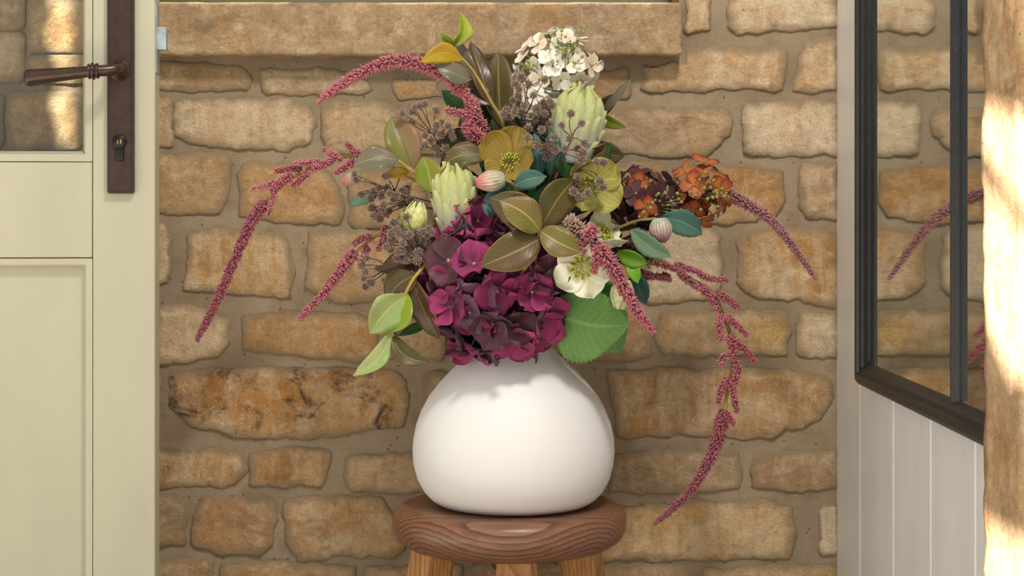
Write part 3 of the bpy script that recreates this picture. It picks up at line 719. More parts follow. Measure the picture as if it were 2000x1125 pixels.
def stem(root, pts, r=3.0, mat=None, n=26, r1=None, name='stem', full=True):
    P = stem_path(root, pts) if full else [PT(*p) for p in pts]
    r0 = r / 1500; r1 = (r1 if r1 is not None else r * 0.7) / 1500
    sp = spline(P, n); v, f = tube_vf(sp, [r0 + (r1 - r0) * i / (n - 1) for i in range(n)], 7)
    return obj(name, v, f, mat or M_STEM, root)

def w_mag(s): return max(0.0, math.sin(PI * s ** 0.95)) ** 0.72 * (1 - 0.1 * s) * (1 if s < .85 else 1 - (s - .85) * 3)
def w_oval(s): return max(0.0, math.sin(PI * s ** 0.8)) ** 0.6
def w_heart(s): return max(0.0, math.sin(PI * min(1, s ** 0.62))) ** 0.66
def w_lance(s): return max(0.0, math.sin(PI * s ** 0.8)) ** 1.05
def leaf_vf(B, T, W, arch=0.0, roll=0.0, fold=0.18, wave=0.0, curve=0.0, shape=w_mag, serr=0, n=14, m=6, twist=0.0, ph=0.0, cup=0.0):
    B, T = Vector(B), Vector(T); ax = (T - B); L = ax.length; d = ax.normalized()
    N = (CAMDIR - d * CAMDIR.dot(d))
    N = N.normalized() if N.length > 0.15 else (Vector((0, 0, 1)) - d * d.z).normalized()
    N = Matrix.Rotation(roll, 3, d) @ N; Sd = d.cross(N).normalized()
    if serr: n = max(n, serr * 3)
    V = []; UV = []; Fc = []
    for i in range(n + 1):
        s = i / n; w = W / 2 * shape(s)
        if serr: w *= 1 + 0.10 * ((s * serr) % 1.0 - 0.6) * (-1)
        tw = Matrix.Rotation(twist * s, 3, d); Ni, Si = tw @ N, tw @ Sd
        c = B + d * (L * s) + N * (arch * math.sin(PI * s)) + Sd * (curve * math.sin(PI * s))
        for j in range(m + 1):
            u = j / m * 2 - 1
            z = fold * abs(u) * w + wave * W * math.sin(s * 11 + ph + (0 if u > 0 else 1.9)) * abs(u) ** 1.5 * math.sin(PI * s) + cup * W * (u * u)
            V.append(c + Si * (u * w) + Ni * z); UV.append((j / m, s))
    for i in range(n):
        for j in range(m):
            a = i * (m + 1) + j; Fc.append((a, a + 1, a + m + 2, a + m + 1))
    return V, Fc, UV
LN = [0]
def leaf(root, mat, b, t, w, yb=0.0, yt=None, arch=8, roll=0.0, curve=0, pet=None, name='leaf', **kw):
    yt = yb if yt is None else yt; k = 1 / 1500; LN[0] += 1
    kw.setdefault('ph', LN[0] * 1.3)
    if kw.get('shape') is None and not kw.get('serr'): kw.setdefault('wave', .05)
    v, f, uv = leaf_vf(PT(*b, yb), PT(*t, yt), w * k, arch * k, roll, curve=curve * k, **kw)
    o = obj(name, v, f, mat, root, uvs=uv, solid=0.0006)
    return o

LM = {
 'olive': leaf_mat('magnolia_olive', (78, 74, 30), (92, 76, 40), (150, 136, 70), (140, 110, 60), back=(118, 84, 52)),
 'khaki': leaf_mat('magnolia_khaki', (106, 98, 46), (112, 94, 54), (176, 158, 92), (164, 132, 80), rough=0.4),
 'brown': leaf_mat('magnolia_brown', (88, 62, 38), (74, 58, 34), (130, 104, 62), (128, 92, 54), rough=0.32),
 'umber': leaf_mat('magnolia_umber', (70, 50, 32), (86, 60, 38), (112, 84, 54), rough=0.35),
 'brownolive': leaf_mat('magnolia_brown_olive', (90, 70, 44), (84, 74, 40), (150, 128, 74), (150, 116, 66), rough=0.38),
 'greyb': leaf_mat('magnolia_grey_green', (98, 98, 80), (112, 100, 84), (150, 140, 110), (140, 120, 84), rough=0.3),
 'two': leaf_mat('magnolia_two_tone', (112, 112, 50), (126, 98, 72), (104, 72, 50), (140, 100, 70), rough=0.4),
 'lime': leaf_mat('magnolia_lime', (138, 156, 44), (160, 168, 66), (186, 190, 90), rough=0.35, veins=0.15),
 'green': leaf_mat('magnolia_green', (104, 116, 30), (118, 118, 38), (160, 160, 70), (150, 120, 50), rough=0.36),
 'mint': leaf_mat('magnolia_pale_green', (150, 172, 104), (168, 178, 118), (196, 196, 120), rough=0.32, veins=0.15),
 'gold': leaf_mat('magnolia_gold', (166, 140, 34), (180, 146, 46), (196, 166, 66), rough=0.38, veins=0.15),
 'dark': leaf_mat('dark_shade_leaf', (32, 38, 18), (42, 40, 20), (84, 84, 44), rough=0.4),  # dark green lowered towards black to stand for shaded gaps
 'deep': leaf_mat('deep_green_leaf', (50, 92, 44), (62, 98, 48), (96, 128, 72), rough=0.45),
 'teal': leaf_mat('teal_leaf', (66, 108, 98), (80, 118, 102), (126, 160, 146), rough=0.6, veins=0.2),
 'tealdark': leaf_mat('dark_teal_leaf', (44, 82, 78), (54, 90, 84), (90, 122, 112), rough=0.6, veins=0.2),
 'sage': leaf_mat('sage_teal_leaf', (96, 128, 100), (112, 140, 112), (146, 168, 138), rough=0.6, veins=0.2),
 'hyd': leaf_mat('hydrangea_leaf', (96, 142, 68), (108, 148, 76), (136, 170, 100), rough=0.55, veins=0.45),
 'hyd2': leaf_mat('hydrangea_leaf_dark', (74, 116, 58), (88, 126, 66), (112, 148, 86), rough=0.55, veins=0.4),
 'bright': leaf_mat('bright_green_leaf', (112, 166, 36), (126, 176, 50), (160, 196, 90), rough=0.4, veins=0.15),
 'cream': leaf_mat('cream_petal', (216, 216, 186), (204, 204, 166), (224, 222, 196), rough=0.5, veins=0.1),
}

# ---- added filler foliage, coloured dark for the shade deep inside
fill = plant('shade_filler_branch', 'added filler branch, leaves coloured dark for the shade between the flowers above the vase', 'leaf branch')
stem(fill, [(1000, 560, 0.01), (1000, 380, 0.02)], 4)
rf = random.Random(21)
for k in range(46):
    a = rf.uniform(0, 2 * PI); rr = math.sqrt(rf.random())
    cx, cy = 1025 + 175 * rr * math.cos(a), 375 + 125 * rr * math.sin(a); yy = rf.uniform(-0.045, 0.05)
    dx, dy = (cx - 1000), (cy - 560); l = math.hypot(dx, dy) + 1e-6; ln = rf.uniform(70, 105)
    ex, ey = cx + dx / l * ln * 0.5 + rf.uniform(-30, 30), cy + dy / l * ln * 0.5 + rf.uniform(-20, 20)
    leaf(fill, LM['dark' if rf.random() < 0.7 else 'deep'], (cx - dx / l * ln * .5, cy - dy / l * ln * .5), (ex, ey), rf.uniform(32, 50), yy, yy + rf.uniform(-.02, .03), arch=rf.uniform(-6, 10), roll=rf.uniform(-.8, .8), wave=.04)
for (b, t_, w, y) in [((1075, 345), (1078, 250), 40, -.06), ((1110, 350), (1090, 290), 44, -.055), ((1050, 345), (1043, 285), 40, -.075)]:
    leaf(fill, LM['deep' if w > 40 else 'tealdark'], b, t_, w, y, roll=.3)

# ---- magnolia sprigs
mg = plant('magnolia_branch', 'tall magnolia sprig of brown and gold leaves at the top beside the white hydrangea', 'leaf branch', 'magnolia sprigs in the bouquet')
stem(mg, [(1005, 420, 0.0), (985, 255, -0.03), (960, 200, -0.035), (925, 140, -0.035), (897, 108, -0.03), (884, 84, -0.03)], 5, M_STEMY, 40, 2)
leaf(mg, LM['olive'], (980, 248), (974, 98), 66, 0.0, 0.02, 10, -0.25, wave=.05)
leaf(mg, LM['brown'], (962, 212), (918, 80), 52, -0.005, 0.02, 10, 0.5, wave=.06, curve=-6)
leaf(mg, LM['greyb'], (930, 152), (890, 74), 44, -0.02, 0.0, 8, -0.2, curve=-8)
leaf(mg, LM['greyb'], (918, 158), (850, 126), 44, -0.045, -0.055, 8, 0.4, curve=-4)
leaf(mg, LM['gold'], (904, 117), (820, 122), 42, -0.045, -0.065, 6, -0.3, curve=18)
leaf(mg, LM['lime'], (886, 92), (900, 24), 34, -0.03, -0.03, 8, 0.6, fold=.5, curve=10, wave=.08)
leaf(mg, LM['lime'], (884, 92), (862, 62), 22, -0.03, -0.05, 4, -0.6, curve=5)
leaf(mg, LM['brown'], (957, 205), (906, 160), 46, -0.01, 0.01, 6, 0.2)
leaf(mg, LM['umber'], (990, 262), (940, 182), 50, 0.02, 0.03, 6, 0.1)
leaf(mg, LM['deep'], (930, 236), (862, 176), 42, 0.03, 0.03, 6, 0.1)
leaf(mg, LM['deep'], (915, 285), (900, 225), 30, 0.0, 0.0, 6, 0.3)
mr2 = plant('magnolia_branch', 'small sprig of curled leaves on the right behind the upper artichoke-like protea bud', 'leaf branch', 'magnolia sprigs in the bouquet')
stem(mr2, [(1060, 420, 0.01), (1120, 290, 0.02), (1165, 228, 0.0)], 4, M_STEM, 30, 2)
leaf(mr2, LM['greyb'], (1176, 224), (1234, 154), 28, -0.005, -0.02, 6, -0.9, curve=12, fold=.4)
leaf(mr2, LM['umber'], (1168, 226), (1206, 184), 32, 0.0, 0.0, 6, 0.4, curve=-6)
leaf(mr2, LM['green'], (1160, 216), (1224, 249), 26, 0.0, -0.02, 6, 0.3, curve=5)
leaf(mr2, LM['olive'], (1150, 292), (1220, 306), 52, 0.0, -0.01, 8, 0.2, wave=.05)
leaf(mr2, LM['umber'], (1150, 306), (1208, 352), 46, 0.01, 0.0, 8, -0.2)
leaf(mr2, LM['olive'], (1104, 325), (1186, 284), 56, -0.04, -0.03, 10, 0.3, wave=.04)
leaf(mr2, LM['brownolive'], (1140, 300), (1184, 280), 22, -0.045, -0.05, 4, 0.9)
ml = plant('magnolia_branch', 'magnolia sprig with a two-tone upright leaf and a silvery leaf on the left', 'leaf branch', 'magnolia sprigs in the bouquet')
stem(ml, [(960, 460, -0.02), (860, 370, -0.045), (806, 334, -0.06), (778, 313, -0.065)], 4.5, M_STEMY, 30, 3)
leaf(ml, LM['two'], (806, 332), (764, 226), 74, -0.05, -0.03, 8, 0.25, fold=.3, wave=.03)
leaf(ml, LM['greyb'], (776, 312), (690, 324), 56, -0.065, -0.075, 8, 0.4, curve=5)
leaf(ml, LM['green'], (842, 376), (826, 306), 56, -0.07, -0.065, 8, -0.2, curve=6)
leaf(ml, LM['gold'], (800, 336), (748, 345), 26, -0.04, -0.03, 4, 0.5)
leaf(ml, LM['olive'], (950, 305), (864, 322), 54, -0.065, -0.075, 8, 0.4, curve=8)
leaf(ml, LM['green'], (955, 288), (900, 300), 38, -0.05, -0.05, 8, 0.4, curve=8)
leaf(ml, LM['dark'], (960, 275), (850, 280), 56, -0.03, -0.02, 8, 0.2)
leaf(ml, LM['green'], (872, 390), (856, 470), 28, -0.05, -0.055, 6, 0.8)
leaf(ml, LM['dark'], (900, 470), (852, 392), 44, -0.03, -0.035, 6, 0.0)
mc = plant('magnolia_branch', 'magnolia sprig of broad olive-brown leaves at the front centre over the purple hydrangea', 'leaf branch', 'magnolia sprigs in the bouquet')
stem(mc, [(1010, 560, -0.10), (1040, 500, -0.135), (1054, 452, -0.14)], 4, M_STEMY, 26, 3)
leaf(mc, LM['olive'], (1056, 446), (1122, 350), 74, -0.13, -0.10, 12, 0.35, curve=-10)
leaf(mc, LM['brownolive'], (1052, 440), (956, 386), 70, -0.135, -0.13, 10, -0.3, curve=10)
leaf(mc, LM['khaki'], (1056, 452), (976, 392), 64, -0.15, -0.16, 10, 0.25, curve=6, fold=.1)
leaf(mc, LM['brownolive'], (1056, 466), (938, 521), 74, -0.145, -0.165, 12, 0.2, curve=-4, fold=.12)
leaf(mc, LM['khaki'], (1054, 450), (1134, 494), 60, -0.145, -0.15, 10, -0.3, curve=6)
me_ = plant('magnolia_branch', 'drooping magnolia sprig of green and brown leaves hanging at the lower left', 'leaf branch', 'magnolia sprigs in the bouquet')
stem(me_, [(960, 560, -0.04), (860, 510, -0.07), (816, 534, -0.09), (786, 586, -0.10), (762, 640, -0.10), (764, 672, -0.10)], 5, M_STEMY, 36, 2.5)
leaf(me_, LM['brownolive'], (816, 536), (756, 598), 62, -0.085, -0.07, 8, 0.5, curve=10)
leaf(me_, LM['mint'], (792, 578), (722, 652), 76, -0.10, -0.11, 8, -0.45, curve=12, fold=.3)
leaf(me_, LM['lime'], (796, 572), (752, 652), 66, -0.098, -0.10, 8, 0.45, curve=-10)
leaf(me_, LM['brown'], (806, 545), (860, 664), 52, -0.085, -0.095, 10, 0.4, wave=.12, fold=.35)
leaf(me_, LM['umber'], (806, 560), (772, 660), 46, -0.07, -0.06, 6, 0.2)
leaf(me_, LM['mint'], (764, 648), (689, 735), 36, -0.10, -0.115, 8, -0.3, curve=-12, wave=.1, fold=.35, twist=.6)
leaf(me_, LM['olive'], (766, 658), (840, 708), 42, -0.10, -0.115, 6, -0.2, curve=16, wave=.08, fold=.3)
leaf(me_, LM['umber'], (824, 500), (742, 530), 48, -0.06, -0.055, 6, 0.2)
leaf(me_, LM['deep'], (840, 632), (776, 656), 22, -0.06, -0.055, 3, 0.5)
leaf(me_, LM['deep'], (880, 636), (838, 628), 30, -0.06, -0.055, 3, 0.2)

# ---- hydrangeas
def petal_mesh(L, Wd, cup, wv, ph, n=7, m=8, notch=0.0, pw=(0.6, 0.6), ruf=0.7):
    V = []; UV = []; Fc = []
    for i in range(n + 1):
        s = 1 - (1 - i / n) ** 1.7; pk = pw[0]; w = Wd / 2 * (max(.08, math.sin(PI / 2 * s / pk)) ** .8 if s < pk else max(.1, math.sqrt(max(0, 1 - ((s - pk) / (1.005 - pk)) ** 2))))
        for j in range(m + 1):
            u = math.sin(PI / 2 * (j / m * 2 - 1))
            x = L * s - L * 0.10 * s * u * u + notch * L * math.sin(u * 7 + ph) * s * s
            V.append((x, u * w, cup * L * s * s + cup * 0.6 * L * u * u * s + wv * L * (math.sin(u * 3.4 + s * 5 + ph) * s + ruf * math.sin(u * 8 + ph * 2) * s * s * s))); UV.append((u / 2 + .5, s))
    for i in range(n):
        for j in range(m):
            a = i * (m + 1) + j; Fc.append((a, a + 1, a + m + 2, a + m + 1))
    return mesh(V, Fc, UV, None, True, 'petal')
def centre_mesh(r, ped, col):
    V, Fc = [], []; parts = []
    for k in range(4):
        a = k * PI / 2 + .78; c = Vector((math.cos(a) * r * .6, math.sin(a) * r * .6, r * .5)); parts.append(ball(c, r * .55))
    parts.append(ball(Vector((0, 0, r * .3)), r * .8)); parts.append(tube_vf([(0, 0, 0), (0, 0, -ped * .5), (0, 0, -ped)], [r * .6, r * .45, r * .5], 5))
    V, Fc = join(parts); return mesh(V, Fc, None, None, True, 'floret')
def ball(c, r, n=6, m=4):
    V = [c + Vector((0, 0, r))]; Fc = []
    for i in range(1, m):
        for k in range(n):
            a, b = PI * i / m, 2 * PI * k / n; V.append(c + Vector((math.sin(a) * math.cos(b), math.sin(a) * math.sin(b), math.cos(a))) * r)
    V.append(c - Vector((0, 0, r))); e = len(V) - 1
    for k in range(n):
        Fc.append((0, 1 + k, 1 + (k + 1) % n)); Fc.append((e, e - n + (k + 1) % n, e - n + k))
    for i in range(m - 2):
        for k in range(n): a = 1 + i * n; Fc.append((a + k, a + n + k, a + n + (k + 1) % n, a + (k + 1) % n))
    return V, Fc
def hydrangea(root, c, Y, rx, rz, ry, n, size, mats, m_centre, rng, cup=0.12, wv=0.07, wide=1.05, tilt=(0.05, 0.5), cr=3.2, ped=34, keep=None, pw=(0.6, 0.6), notch=0.02, dirs=None):
    k = 1 / 1500; C = PT(c[0], c[1], Y); L0 = root.location
    pm = [petal_mesh(size * k, size * wide * k, cup * rng.uniform(.4, 1.5), wv, rng.uniform(0, 6), notch=notch, pw=pw) for _ in range(5)]
    cm = centre_mesh(cr * k, ped * k, None); cm.materials.append(m_centre)
    pms = {}
    for i in range(n):
        zf = 1 - 2 * (i + .5) / n; a = i * 2.39996 + rng.uniform(-.25, .25); rr = math.sqrt(1 - zf * zf)
        d = Vector((rr * math.cos(a), zf, rr * math.sin(a))); d = (d + Vector([rng.uniform(-.12, .12) for _ in range(3)])).normalized()
        if d.y > 0.45: continue
        if keep and not keep(d): continue
        rad = rng.uniform(.84, 1.04)
        p = C + Vector((d.x * rx, d.y * ry, d.z * rz)) * k * rad
        nn = (Vector((d.x / rx, d.y / ry, d.z / rz)).normalized() + Vector([rng.uniform(-.3, .3) for _ in range(3)])).normalized()
        fl = link('floret', cm, None, root); fl.location = p - L0
        fl.rotation_mode = 'QUATERNION'; fl.rotation_quaternion = nn.to_track_quat('Z', 'Y') @ Euler((0, 0, rng.uniform(0, 6))).to_quaternion()
        sc = rng.uniform(.82, 1.15); fl.scale = (sc,) * 3
        mat, colr = mats(rng, d)
        for q in range(4):
            base = rng.choice(pm); key = (base.name, mat.name)
            if key not in pms:
                mm = base.copy(); mm.materials.clear(); mm.materials.append(mat); pms[key] = mm
            po = link('petal', pms[key], None, fl)
            tl = rng.uniform(*tilt)
            po.matrix_local = Matrix.Rotation(q * PI / 2 + rng.uniform(-.15, .15), 4, 'Z') @ Matrix.Rotation(-tl, 4, 'Y') @ Matrix.Rotation(rng.uniform(-.3, .3), 4, 'X') @ Matrix.Translation((cr * k * .3, 0, (q % 2) * .0008))
            v = rng.uniform(.82, 1.15); po.color = (colr[0] * v, colr[1] * v, colr[2] * v, 1)
M_PMAG = petal_mat('magenta_petal', (96, 24, 60), (154, 50, 100), (106, 28, 72), 0.55)
M_PDARK = petal_mat('plum_brown_petal', (66, 34, 42), (92, 50, 60), (58, 28, 38), 0.5)
M_PMAUVE = petal_mat('mauve_petal', (92, 66, 90), (116, 70, 96), (80, 50, 72), 0.5)
M_CENT = plain_mat('pale_floret_eye', (196, 186, 140), 0.6, 0.2, 300)
M_CENTG = plain_mat('green_floret_eye', (150, 152, 84), 0.6, 0.2, 300)
M_PWHITE = petal_mat('ivory_petal', (236, 226, 200), (240, 236, 222), (226, 214, 190), 0.5, veins=.12)
M_PWHITE2 = petal_mat('blush_petal', (222, 190, 152), (238, 226, 204), (222, 200, 170), 0.5, veins=.12)
M_PORA = petal_mat('rust_petal', (188, 106, 42), (132, 48, 34), (144, 62, 36), 0.42, (0.4, 0.95), .15)
M_PMAR = petal_mat('maroon_petal', (62, 26, 28), (76, 32, 40), (48, 18, 24), 0.45, veins=.15)
r1 = random.Random(5)
hp = plant('purple_hydrangea', 'large magenta and plum hydrangea head at the front above the white vase', 'flower', 'hydrangeas in the bouquet')
stem(hp, [(985, 610, -0.03)], 6, M_STEM, 12)
PMI = [0]
def pm_(rng, d):
    PMI[0] += 1; x = (PMI[0] * 0.56984 + rng.uniform(-.08, .08)) % 1
    if x < .46: return M_PMAG, (1.0, 1.0, 1.0)
    if x < .84: return M_PDARK, (1, 1, 1)
    return M_PMAUVE, (1, 1, 1)
hydrangea(hp, (972, 563), -0.055, 128, 122, 110, 74, 49, pm_, M_CENT, r1, 0.14, 0.10, 1.16, (-0.05, 0.6), 3.6, 60, notch=.02, pw=(.62, .52))
hydrangea(hp, (966, 562), -0.045, 84, 78, 74, 26, 48, lambda g, d: (M_PDARK if g.random() < .6 else M_PMAG, (.9, .9, .9)), M_CENT, r1, 0.14, 0.10, 1.16, (-0.05, 0.5), 3.6, 50, notch=.02, pw=(.62, .52))
hydrangea(hp, (925, 452), -0.07, 36, 42, 34, 13, 42, pm_, M_CENT, r1, 0.2, 0.14, 1.15, (0.1, 0.8), 3.4, 40, notch=.02, pw=(.62, .5))
leaf(hp, LM['hyd'], (1086, 612), (1228, 634), 150, -0.075, -0.085, 10, 0.15, shape=w_heart, serr=16, fold=.06, wave=.03, m=10, curve=10)
leaf(hp, LM['hyd2'], (1150, 570), (1208, 690), 104, -0.045, -0.04, 8, 0.1, shape=w_heart, serr=14, m=8)
leaf(hp, LM['hyd2'], (1120, 560), (1230, 590), 80, -0.05, -0.05, 8, 0.3, shape=w_heart, serr=12, m=8)
hw = plant('white_hydrangea', 'creamy white panicle hydrangea standing tallest at the top of the bouquet', 'flower', 'hydrangeas in the bouquet')
stem(hw, [(1040, 420, 0.03), (1075, 240, 0.02), (1092, 120, 0.02), (1100, 68, 0.02)], 4.5, M_STEM, 30, 2.5)
def wm_(rng, d): return (M_PWHITE if rng.random() < .72 else M_PWHITE2), (1, 1, 1)
r2 = random.Random(11)
hydrangea(hw, (1088, 136), 0.02, 76, 72, 62, 60, 22, wm_, M_CENTG, r2, 0.07, 0.02, .98, (-.15, .3), 2.8, 26, pw=(.6, .5), notch=.0)
hydrangea(hw, (1048, 200), 0.015, 46, 42, 46, 28, 22, wm_, M_CENTG, r2, 0.07, 0.02, .98, (-.15, .3), 2.8, 26, pw=(.6, .5), notch=.0)
def bobbles(root, name, c, Y, spread, n, r, mat, seed, hub):
    rg = random.Random(seed); parts = []; H = PT(*hub)
    for _ in range(n):
        p = PT(c[0] + rg.gauss(0, spread[0]), c[1] + rg.gauss(0, spread[1]), Y + rg.uniform(-.012, .012))
        parts.append(ball(p, r / 1500 * rg.uniform(.7, 1.2))); parts.append(tube_vf([p, p.lerp(H, .3) + Vector((0, 0, -.001)), p.lerp(H, .55)], [.0005, .0006, .0007], 4))
    v, f = join(parts); return obj(name, v, f, mat, root)
M_GBUD = plain_mat('green_buds', (164, 170, 96), 0.6, 0.25, 200)
bobbles(hw, 'bud_cluster', (1104, 100), -0.022, (17, 20), 46, 3.0, M_GBUD, 3, (1096, 150, 0.0))
bobbles(hw, 'bud_cluster', (1028, 124), -0.012, (13, 8), 14, 3.0, M_GBUD, 4, (1060, 150, 0.0))
hm = plant('maroon_hydrangea', 'dark maroon hydrangea head on the right, left of the orange one', 'flower', 'hydrangeas in the bouquet')
stem(hm, [(1090, 480, 0.0), (1210, 420, 0.0)], 5, M_STEM, 18)
r3 = random.Random(8)
def mm_(rng, d):
    return (M_PORA, (1, 1, 1)) if rng.random() < (.55 if d.y < -.6 and d.z > -.3 else .12) else (M_PMAR, (1, 1, 1))
hydrangea(hm, (1254, 390), -0.01, 62, 58, 58, 32, 26, mm_, M_CENTG, r3, 0.05, 0.01, .98, (-.1, .2), 2.6, 26, pw=(.58, .5), notch=0)
hydrangea(hm, (1236, 486), -0.02, 38, 26, 36, 22, 23, lambda g, d: (M_PMAR, (.9, .9, .9)), M_CENTG, r3, -0.06, 0.01, .98, (-.05, .4), 2.6, 26, pw=(.58, .5), notch=0)
hydrangea(hm, (1248, 392), 0.0, 34, 32, 34, 22, 24, lambda g, d: (M_PMAR, (.9, .9, .9)), M_CENTG, r3, -0.06, 0.01, .98, (-.05, .4), 2.6, 26, pw=(.58, .5), notch=0)
bobbles(hm, 'bud_cluster', (1290, 395), -0.055, (28, 16), 22, 3.2, M_GBUD, 6, (1270, 400, -.01))
bobbles(hm, 'bud_cluster', (1275, 508), -0.035, (20, 8), 14, 3.2, M_GBUD, 9, (1240, 490, -.01))
ho = plant('orange_hydrangea', 'rust orange hydrangea head at the right end of the bouquet', 'flower', 'hydrangeas in the bouquet')
stem(ho, [(1090, 490, 0.015), (1250, 440, 0.02), (1330, 395, 0.02)], 5, M_STEM, 22)
r4 = random.Random(4)
hydrangea(ho, (1366, 376), 0.0, 52, 58, 50, 24, 26, lambda g, d: (M_PORA, (1, 1, 1)), M_CENTG, r4, 0.05, 0.01, .98, (-.1, .2), 2.6, 26, pw=(.58, .5), notch=0,
          keep=lambda d: not (d.x > 0 and d.y < -.8 and abs(d.z) < .35))
hydrangea(ho, (1362, 380), 0.008, 28, 34, 28, 20, 24, lambda g, d: (M_PORA, (.85, .8, .8)), M_CENTG, r4, -0.06, 0.01, .98, (-.05, .4), 2.6, 26, pw=(.58, .5), notch=0)
bobbles(ho, 'bud_cluster', (1378, 372), -0.035, (22, 16), 30, 3.4, M_GBUD, 12, (1366, 380, 0.0))
leaf(ho, LM['bright'], (1205, 492), (1266, 514), 36, -0.07, -0.075, 6, 0.4, serr=6, fold=.3)
leaf(ho, LM['bright'], (1228, 512), (1246, 554), 26, -0.07, -0.075, 4, -0.2, serr=5, fold=.3)
leaf(ho, LM['tealdark'], (1236, 530), (1262, 594), 40, -0.04, -0.04, 6, 0.2, serr=6)

# ---- amaranth tassels
def tassel(root, pts, r0, r1, seed=0, pale=0.3, name='flower_tassel', dens=1.15, nub=6.6, col0=(104, 16, 46), col1=(164, 36, 66), col2=(214, 134, 136)):
    rg = random.Random(seed * 31 + 7); k = 1 / 1500
    P = spline([PT(*p) for p in pts], 40); L = sum((P[i + 1] - P[i]).length for i in range(39))
    def R(s): return (r0 + (r1 - r0) * s) * k * min(1, .55 + s * 7) * (1 if s < .93 else max(.25, (1 - s) / .07))
    V, Fc = tube_vf(P, [R(i / 39) * .5 for i in range(40)], 7); c0, c1, c2 = lin(col0), lin(col1), lin(col2); C = [c0] * len(V)
    area = 2 * PI * (r0 + r1) / 2 * k * L; n = int(dens * area / ((nub * k * .82) ** 2) * 1.15)
    for i in range(n):
        s = (i + rg.random()) / n; f = s * 39; j = min(int(f), 38); p = P[j].lerp(P[j + 1], f - j); t = (P[j + 1] - P[j]).normalized()
        a = t.orthogonal().normalized(); b = t.cross(a); g = i * 2.39996 + rg.uniform(-.3, .3)
        rad = a * math.cos(g) + b * math.sin(g); r = R(s)
        d = (rad * .85 + t * rg.uniform(-.1, .9)).normalized(); base = p + rad * r * .36
        ln = max(r * .66, nub * k * .7) * rg.uniform(.65, 1.55); w = nub * k * .36 * rg.uniform(.7, 1.2)
        e = d.orthogonal().normalized(); h = d.cross(e); o = len(V)
        mid = base + d * ln * .42
        V += [base, mid + e * w, mid + h * w, mid - e * w, mid - h * w, base + d * ln]
        cm = [c1[q] + (c2[q] - c1[q]) * max(0, min(1, pale + rg.uniform(-.3, .35))) for q in range(3)]
        ct = [cm[q] * .35 + c2[q] * .65 for q in range(3)]
        C += [c0] + [cm] * 4 + [ct]
        for q in range(4): Fc += [(o, o + 1 + (q + 1) % 4, o + 1 + q), (o + 5, o + 1 + q, o + 1 + (q + 1) % 4)]
    return obj(name, V, Fc, M_TASSEL, root, cols=C)
AG = 'amaranth stems in the bouquet'
a1 = plant('amaranth', 'amaranth stem with a thick pink tassel arching out at the upper left', 'flower', AG)
stem(a1, [(1000, 440, 0.0), (952, 290, -0.02), (925, 225, -0.03), (905, 185, -0.035)], 5, M_STEM, 26, 3)
tassel(a1, [(910, 188, -.035), (880, 150, -.04), (828, 127, -.045), (768, 120, -.05), (705, 142, -.05), (660, 170, -.05), (620, 200, -.05)], 20, 9, 1, .45)
tassel(a1, [(918, 240, -.035), (916, 205, -.04), (902, 162, -.04)], 13, 9, 2, .35)
tassel(a1, [(922, 226, -.04), (900, 222, -.045), (870, 215, -.05)], 10, 9, 3, .5)
tassel(a1, [(926, 246, -.04), (930, 220, -.045), (922, 192, -.045)], 13, 10, 4, .4)
tassel(a1, [(944, 280, -.04), (925, 262, -.05), (908, 240, -.05)], 20, 14, 5, .3)
tassel(a1, [(955, 278, -.03), (945, 255, -.035), (940, 235, -.035)], 14, 10, 6, .2)
a2 = plant('amaranth', 'long amaranth stem sweeping far left and hanging lowest on the left side', 'flower', AG)
stem(a2, [(930, 450, 0.02), (800, 345, 0.0), (700, 306, 0.0), (640, 316, .0), (580, 342, .0), (530, 382, .0), (512, 405, .0)], 4.5, M_STEMY, 44, 2.8)
tassel(a2, [(518, 392, .0), (488, 438, .0), (455, 515, .01), (422, 592, .02), (384, 666, .03)], 15, 8, 11, .12, col1=(150, 44, 72), col2=(206, 128, 130))
for i, (p, rr, pl) in enumerate([([(548, 352, .0), (520, 362, .0), (490, 371, .0)], 7, .85), ([(590, 330, .0), (560, 330, .0), (536, 336, -.005)], 8, .1), ([(572, 340, -.01), (550, 356, -.012), (528, 374, -.012)], 12, .3),
        ([(600, 332, -.01), (592, 346, -.01), (570, 364, -.01)], 10, .35), ([(538, 370, -.01), (530, 395, -.012), (524, 420, -.012)], 8, .4), ([(625, 316, -.005), (600, 318, -.005), (574, 320, -.005)], 10, .6),
        ([(652, 314, -.01), (630, 322, -.01), (610, 330, -.01)], 11, .35), ([(668, 314, -.005), (650, 302, -.005), (630, 290, -.005)], 10, .55), ([(714, 306, -.01), (695, 298, -.01), (676, 280, -.01)], 11, .15), ([(694, 314, -.01), (676, 326, -.01), (654, 338, -.01)], 10, .2)]):
    tassel(a2, p, rr, rr * .7, 20 + i, pl)
a3 = plant('amaranth', 'short amaranth stem pointing down to the lower left above the drooping leaves', 'flower', AG)
stem(a3, [(940, 480, 0.02), (810, 440, 0.0), (745, 456, -.01), (700, 488, -.01), (680, 512, -.01)], 4, M_STEMY, 30, 2.5)
tassel(a3, [(694, 490, -.01), (664, 530, -.012), (628, 578, -.015), (584, 624, -.015)], 14, 8, 41, .4)
tassel(a3, [(716, 478, -.015), (712, 500, -.016), (702, 518, -.016)], 11, 8, 42, .3)
tassel(a3, [(728, 462, -.015), (708, 466, -.016), (688, 478, -.016)], 9, 8, 43, .5)
tassel(a3, [(754, 440, -.015), (750, 462, -.016), (738, 490, -.016)], 12, 7, 44, .35)
tassel(a3, [(760, 420, -.01), (745, 412, -.012), (730, 410, -.012)], 10, 7, 45, .3)
a4 = plant('amaranth', 'amaranth stem with a pink tassel hanging in front of the large green leaf', 'flower', AG)
stem(a4, [(1060, 520, -0.06), (1130, 470, -.12), (1160, 478, -.135), (1185, 510, -.14)], 4.5, M_STEM, 26, 3)
